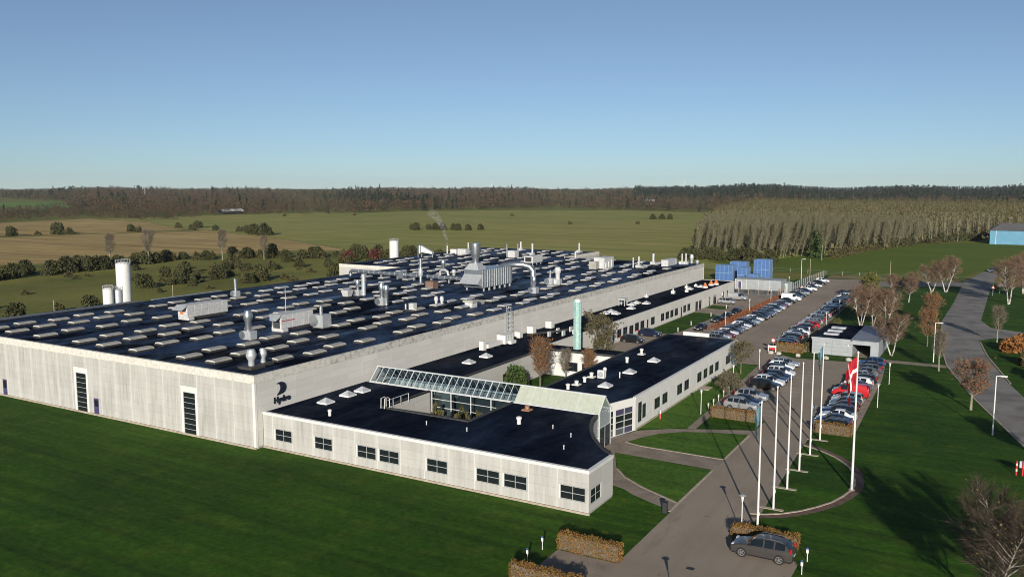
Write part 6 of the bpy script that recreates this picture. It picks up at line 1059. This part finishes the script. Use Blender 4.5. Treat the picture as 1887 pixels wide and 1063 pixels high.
def colored(name, parts, cols, mat, label, cat, kind='stuff'):
    me = npmesh(name, parts, [mat]); ca = me.color_attributes.new('Col', 'FLOAT_COLOR', 'POINT'); c4 = np.ones((len(cols), 4), np.float32); c4[:, :3] = cols; ca.data.foreach_set('color', c4.ravel()); return tag(link(name, me), label, cat, None, kind)
def crowns(X, Y, Z, Ht, Wd, C, nq, qs, cone, trunk=True, seed=3):
    g_ = np.random.default_rng(seed); N = len(X); n = N * nq; i = np.repeat(np.arange(N), nq); z = g_.random(n); cn = cone[i]
    rad = np.where(cn, (1 - z) * .9 + .06, np.sqrt(np.clip(1 - (2 * z - 1) ** 2, 0, 1)) * .9 + .08) * np.sqrt(g_.uniform(.25, 1, n)); a = g_.uniform(0, 6.283, n)
    lo = np.where(cn, .08, .22); P_ = np.stack([X[i] + np.cos(a) * rad * Wd[i] / 2, Y[i] + np.sin(a) * rad * Wd[i] / 2, Z[i] + Ht[i] * (lo + (1 - lo) * z)], 1)
    global rng
    s_ = qs * Ht[i]; V, F = leaves(P_, s_); col = C[i] * g_.uniform(.72, 1.28, n)[:, None]; cols = np.repeat(col, 4, 0); parts = [(V, F, 0)]
    if trunk:
        b = np.stack([X, Y, Z], 1); w = (.012 * Ht)[:, None]; dx = np.array([[.8, .5, 0]]); tp = b + np.stack([0 * Ht, 0 * Ht, Ht * .8], 1); V2 = np.stack([b - dx * w, b + dx * w, tp + dx * w * .4, tp - dx * w * .4], 1).reshape(-1, 3); parts.append((V2, np.arange(N * 4).reshape(-1, 4), 0)); cols = np.concatenate([cols, np.repeat(np.tile([[.20, .185, .13]], (N, 1)), 4, 0)])
    return parts, cols
X, Y = gx[290:], gy[290:]; N = len(X); cp = np.array([[.115, .105, .04], [.15, .13, .055], [.085, .085, .03], [.125, .095, .045]])[rng.integers(0, 4, N)]
parts, cols = crowns(X, Y, 0 * X, rng.uniform(12, 17, N), rng.uniform(3.0, 5.0, N), cp * .75, 24, .024, np.zeros(N, bool))
nr_ = 14; i_ = np.repeat(np.arange(N), nr_); z0_ = rng.uniform(2, 11, N * nr_); p0_ = np.stack([X[i_], Y[i_], z0_], 1); p1_ = p0_ + np.stack([rng.normal(.7, .7, N * nr_), rng.normal(0, .7, N * nr_), rng.uniform(2.2, 4.5, N * nr_)], 1); v_, f_ = ribbons(p0_, p1_, .075); parts.append((v_, f_, 0)); cols = np.concatenate([cols, np.repeat(np.array([[.17, .155, .095]]) * rng.uniform(.6, 1.35, (N * nr_, 1)), 3, 0)])
ux, uy = rng.uniform(-300, 40, 30000), rng.uniform(340, 1000, 30000); uk = inpoly(ux, uy, pop); ux, uy = ux[uk][:14000], uy[uk][:14000]; v_, f_ = leaves(np.stack([ux, uy, rng.uniform(.2, 4.0, len(ux))], 1), rng.uniform(.5, 1.1, len(ux))); parts.append((v_, f_, 0)); cols = np.concatenate([cols, np.repeat(np.array([[.075, .070, .032]]) * rng.uniform(.6, 1.5, (len(ux), 1)), 4, 0)]); colored('poplar_plantation', parts, cols, mVEG, 'mass of slender autumn poplars behind the pasture', 'wood')
# distant woods on gently rising land
def hillz(x, y): d = np.hypot(x, y); t = np.clip((d - 1250) / 2300, 0, 1); return 15 * t * t * (3 - 2 * t)
gxx = np.linspace(-4200, 900, 70); gyy = np.linspace(100, 5200, 70); hx, hy = np.meshgrid(gxx, gyy); hz = hillz(hx, hy) - .25; V = np.stack([hx.ravel(), hy.ravel(), hz.ravel()], 1); ii = np.arange(70 * 69).reshape(69, 70)[:, :69].ravel(); F = np.stack([ii, ii + 1, ii + 71, ii + 70], 1)
me = npmesh('hills', [(V, F, 0)], [mROUGH]); tag(link('hills', me), kind='structure')
N = 26000; ang = rng.uniform(R(-66), R(6), N); dist = 480 + 3100 * rng.random(N) ** 1.25; X, Y = np.sin(ang) * dist, np.cos(ang) * dist
edge = np.array([(-70, 980), (-61, 985), (-57.5, 1260), (-55, 1100), (-52.3, 955), (-45.5, 945), (-41, 960), (-37, 1090), (-34, 1100), (-28, 1200), (-23, 1110), (-19, 1060), (-15, 970), (-12, 1150), (6, 1200)])
er = np.interp(np.degrees(ang), edge[:, 0], edge[:, 1]); keep = dist > er
nA = np.sin(X / 90 + 1.3) * np.cos(Y / 70) + np.sin((X + Y) / 160)
fld = inpoly(X, Y, [(-390, 1200), (-250, 1180), (-200, 1290), (-420, 1330)]) | inpoly(X, Y, [(-930, 480), (-1161, 748), (-1544, 968), (-1900, 1000), (-1900, 600)]) | inpoly(X, Y, pop)
keep &= ~fld; X, Y, dist, ang, nA = X[keep], Y[keep], dist[keep], ang[keep], nA[keep]; N = len(X)
pal = np.array([[.064, .050, .032], [.078, .052, .032], [.050, .047, .026], [.088, .057, .033], [.040, .044, .022], [.085, .073, .048], [.022, .029, .018]])
ki = (rng.integers(0, 6, N) * .6 + np.clip(nA * 1.4 + 2, 0, 5) * .4).astype(int); con = ((np.degrees(ang) > -22) & (dist > 1750) & (rng.random(N) < .7)) | (rng.random(N) < .035) | ((nA > 1.2) & (rng.random(N) < .5)); ki[con] = 6
Ht = np.where(con, rng.uniform(13, 21, N), rng.uniform(7.5, 14, N)) * (1 + .12 * (dist > 1700)); Ht *= np.where((np.degrees(ang) > -20) & (dist > 1700), 1.12, 1.0)
Ht *= .82 + .25 * np.sin(ang * 31) * np.sin(ang * 12 + 1) + rng.normal(size=N) * .07
sx, sy = rng.uniform(-1160, -620, 6000), rng.uniform(330, 760, 6000); sk = inpoly(sx, sy, [(-700, 330), (-765, 500), (-640, 480), (-655, 560), (-735, 590), (-1100, 735), (-925, 512), (-830, 380)]); sx, sy = sx[sk][:700], sy[sk][:700]; m_ = len(sx)
X = np.concatenate([X, sx]); Y = np.concatenate([Y, sy]); dist = np.concatenate([dist, np.hypot(sx, sy)]); Ht = np.concatenate([Ht, rng.uniform(3.5, 7.5, m_)]); con = np.concatenate([con, np.zeros(m_, bool)]); ki = np.concatenate([ki, rng.integers(0, 5, m_)]); N = len(X)
near = dist < 1500
for nm, msk, nq, qs in (('near_woodland', near, 50, .055), ('far_woodland', ~near, 24, .085)):
    parts, cols = crowns(X[msk], Y[msk], hillz(X[msk], Y[msk]), Ht[msk], np.where(con, .42, 1.15)[msk] * Ht[msk] * rng.uniform(.8, 1.2, msk.sum()), pal[ki[msk]], nq, qs, con[msk], False); colored(nm, parts, cols, mVEG, 'brown autumn woods with dark conifers %s' % ('bordering the meadow' if nm[0] == 'n' else 'along the horizon'), 'woods')
print('woods', N, near.sum())
# undergrowth band that closes the foot of the woods
# ------------------------------------------------------------------ steam from the chimney
stm = MB().path([(-153.9, 224.5, 11.0), (-153.9, 224.5, 12.2), (-154.4, 224.2, 14.0), (-154.8, 224.0, 16.2), (-155.8, 223.4, 18.6), (-157.2, 222.6, 20.6), (-159.0, 221.6, 22.0)], [.2, .34, .55, .8, 1.05, 1.4, 1.6], 12).obj('steam', None)
stm.data.materials.clear(); mS = bpy.data.materials.new('steam'); mS.use_nodes = True; n_ = mS.node_tree; n_.nodes.clear(); oo = n_.nodes.new('ShaderNodeOutputMaterial'); pv = n_.nodes.new('ShaderNodeVolumePrincipled'); pv.inputs['Color'].default_value = (.9, .9, .92, 1)
ns = n_.nodes.new('ShaderNodeTexNoise'); ns.inputs['Scale'].default_value = 1.1; ns.inputs['Detail'].default_value = 4; gp = n_.nodes.new('ShaderNodeNewGeometry'); tcn = n_.nodes.new('ShaderNodeTexCoord'); n_.links.new(tcn.outputs['Object'], ns.inputs['Vector']); mr = n_.nodes.new('ShaderNodeMapRange'); mr.inputs[1].default_value = .42; mr.inputs[2].default_value = .72; mr.inputs[3].default_value = 0; mr.inputs[4].default_value = 1.3
sz_ = n_.nodes.new('ShaderNodeSeparateXYZ'); n_.links.new(tcn.outputs['Object'], sz_.inputs[0]); m2 = n_.nodes.new('ShaderNodeMapRange'); m2.inputs[1].default_value = 11; m2.inputs[2].default_value = 22; m2.inputs[3].default_value = 1.0; m2.inputs[4].default_value = .08; mm = n_.nodes.new('ShaderNodeMath'); mm.operation = 'MULTIPLY'
n_.links.new(ns.outputs[0], mr.inputs[0]); n_.links.new(sz_.outputs[2], m2.inputs[0]); n_.links.new(mr.outputs[0], mm.inputs[0]); n_.links.new(m2.outputs[0], mm.inputs[1]); n_.links.new(mm.outputs[0], pv.inputs['Density']); n_.links.new(pv.outputs[0], oo.inputs['Volume'])
stm.data.materials.append(mS); tag(stm, 'thin grey steam plume drifting left from the roof chimney', 'steam', None, 'stuff')

# ------------------------------------------------------------------ air
mH = bpy.data.materials.new('haze'); mH.use_nodes = True; n_ = mH.node_tree; n_.nodes.clear(); oo = n_.nodes.new('ShaderNodeOutputMaterial'); pv = n_.nodes.new('ShaderNodeVolumePrincipled'); pv.inputs['Color'].default_value = (.72, .82, .95, 1); pv.inputs['Density'].default_value = 0.00004; pv.inputs['Anisotropy'].default_value = 0.0; n_.links.new(pv.outputs[0], oo.inputs['Volume'])
tag(MB().box(-6500, 3000, -600, 8000, -1.5, 120).obj('haze', mH), kind='stuff')
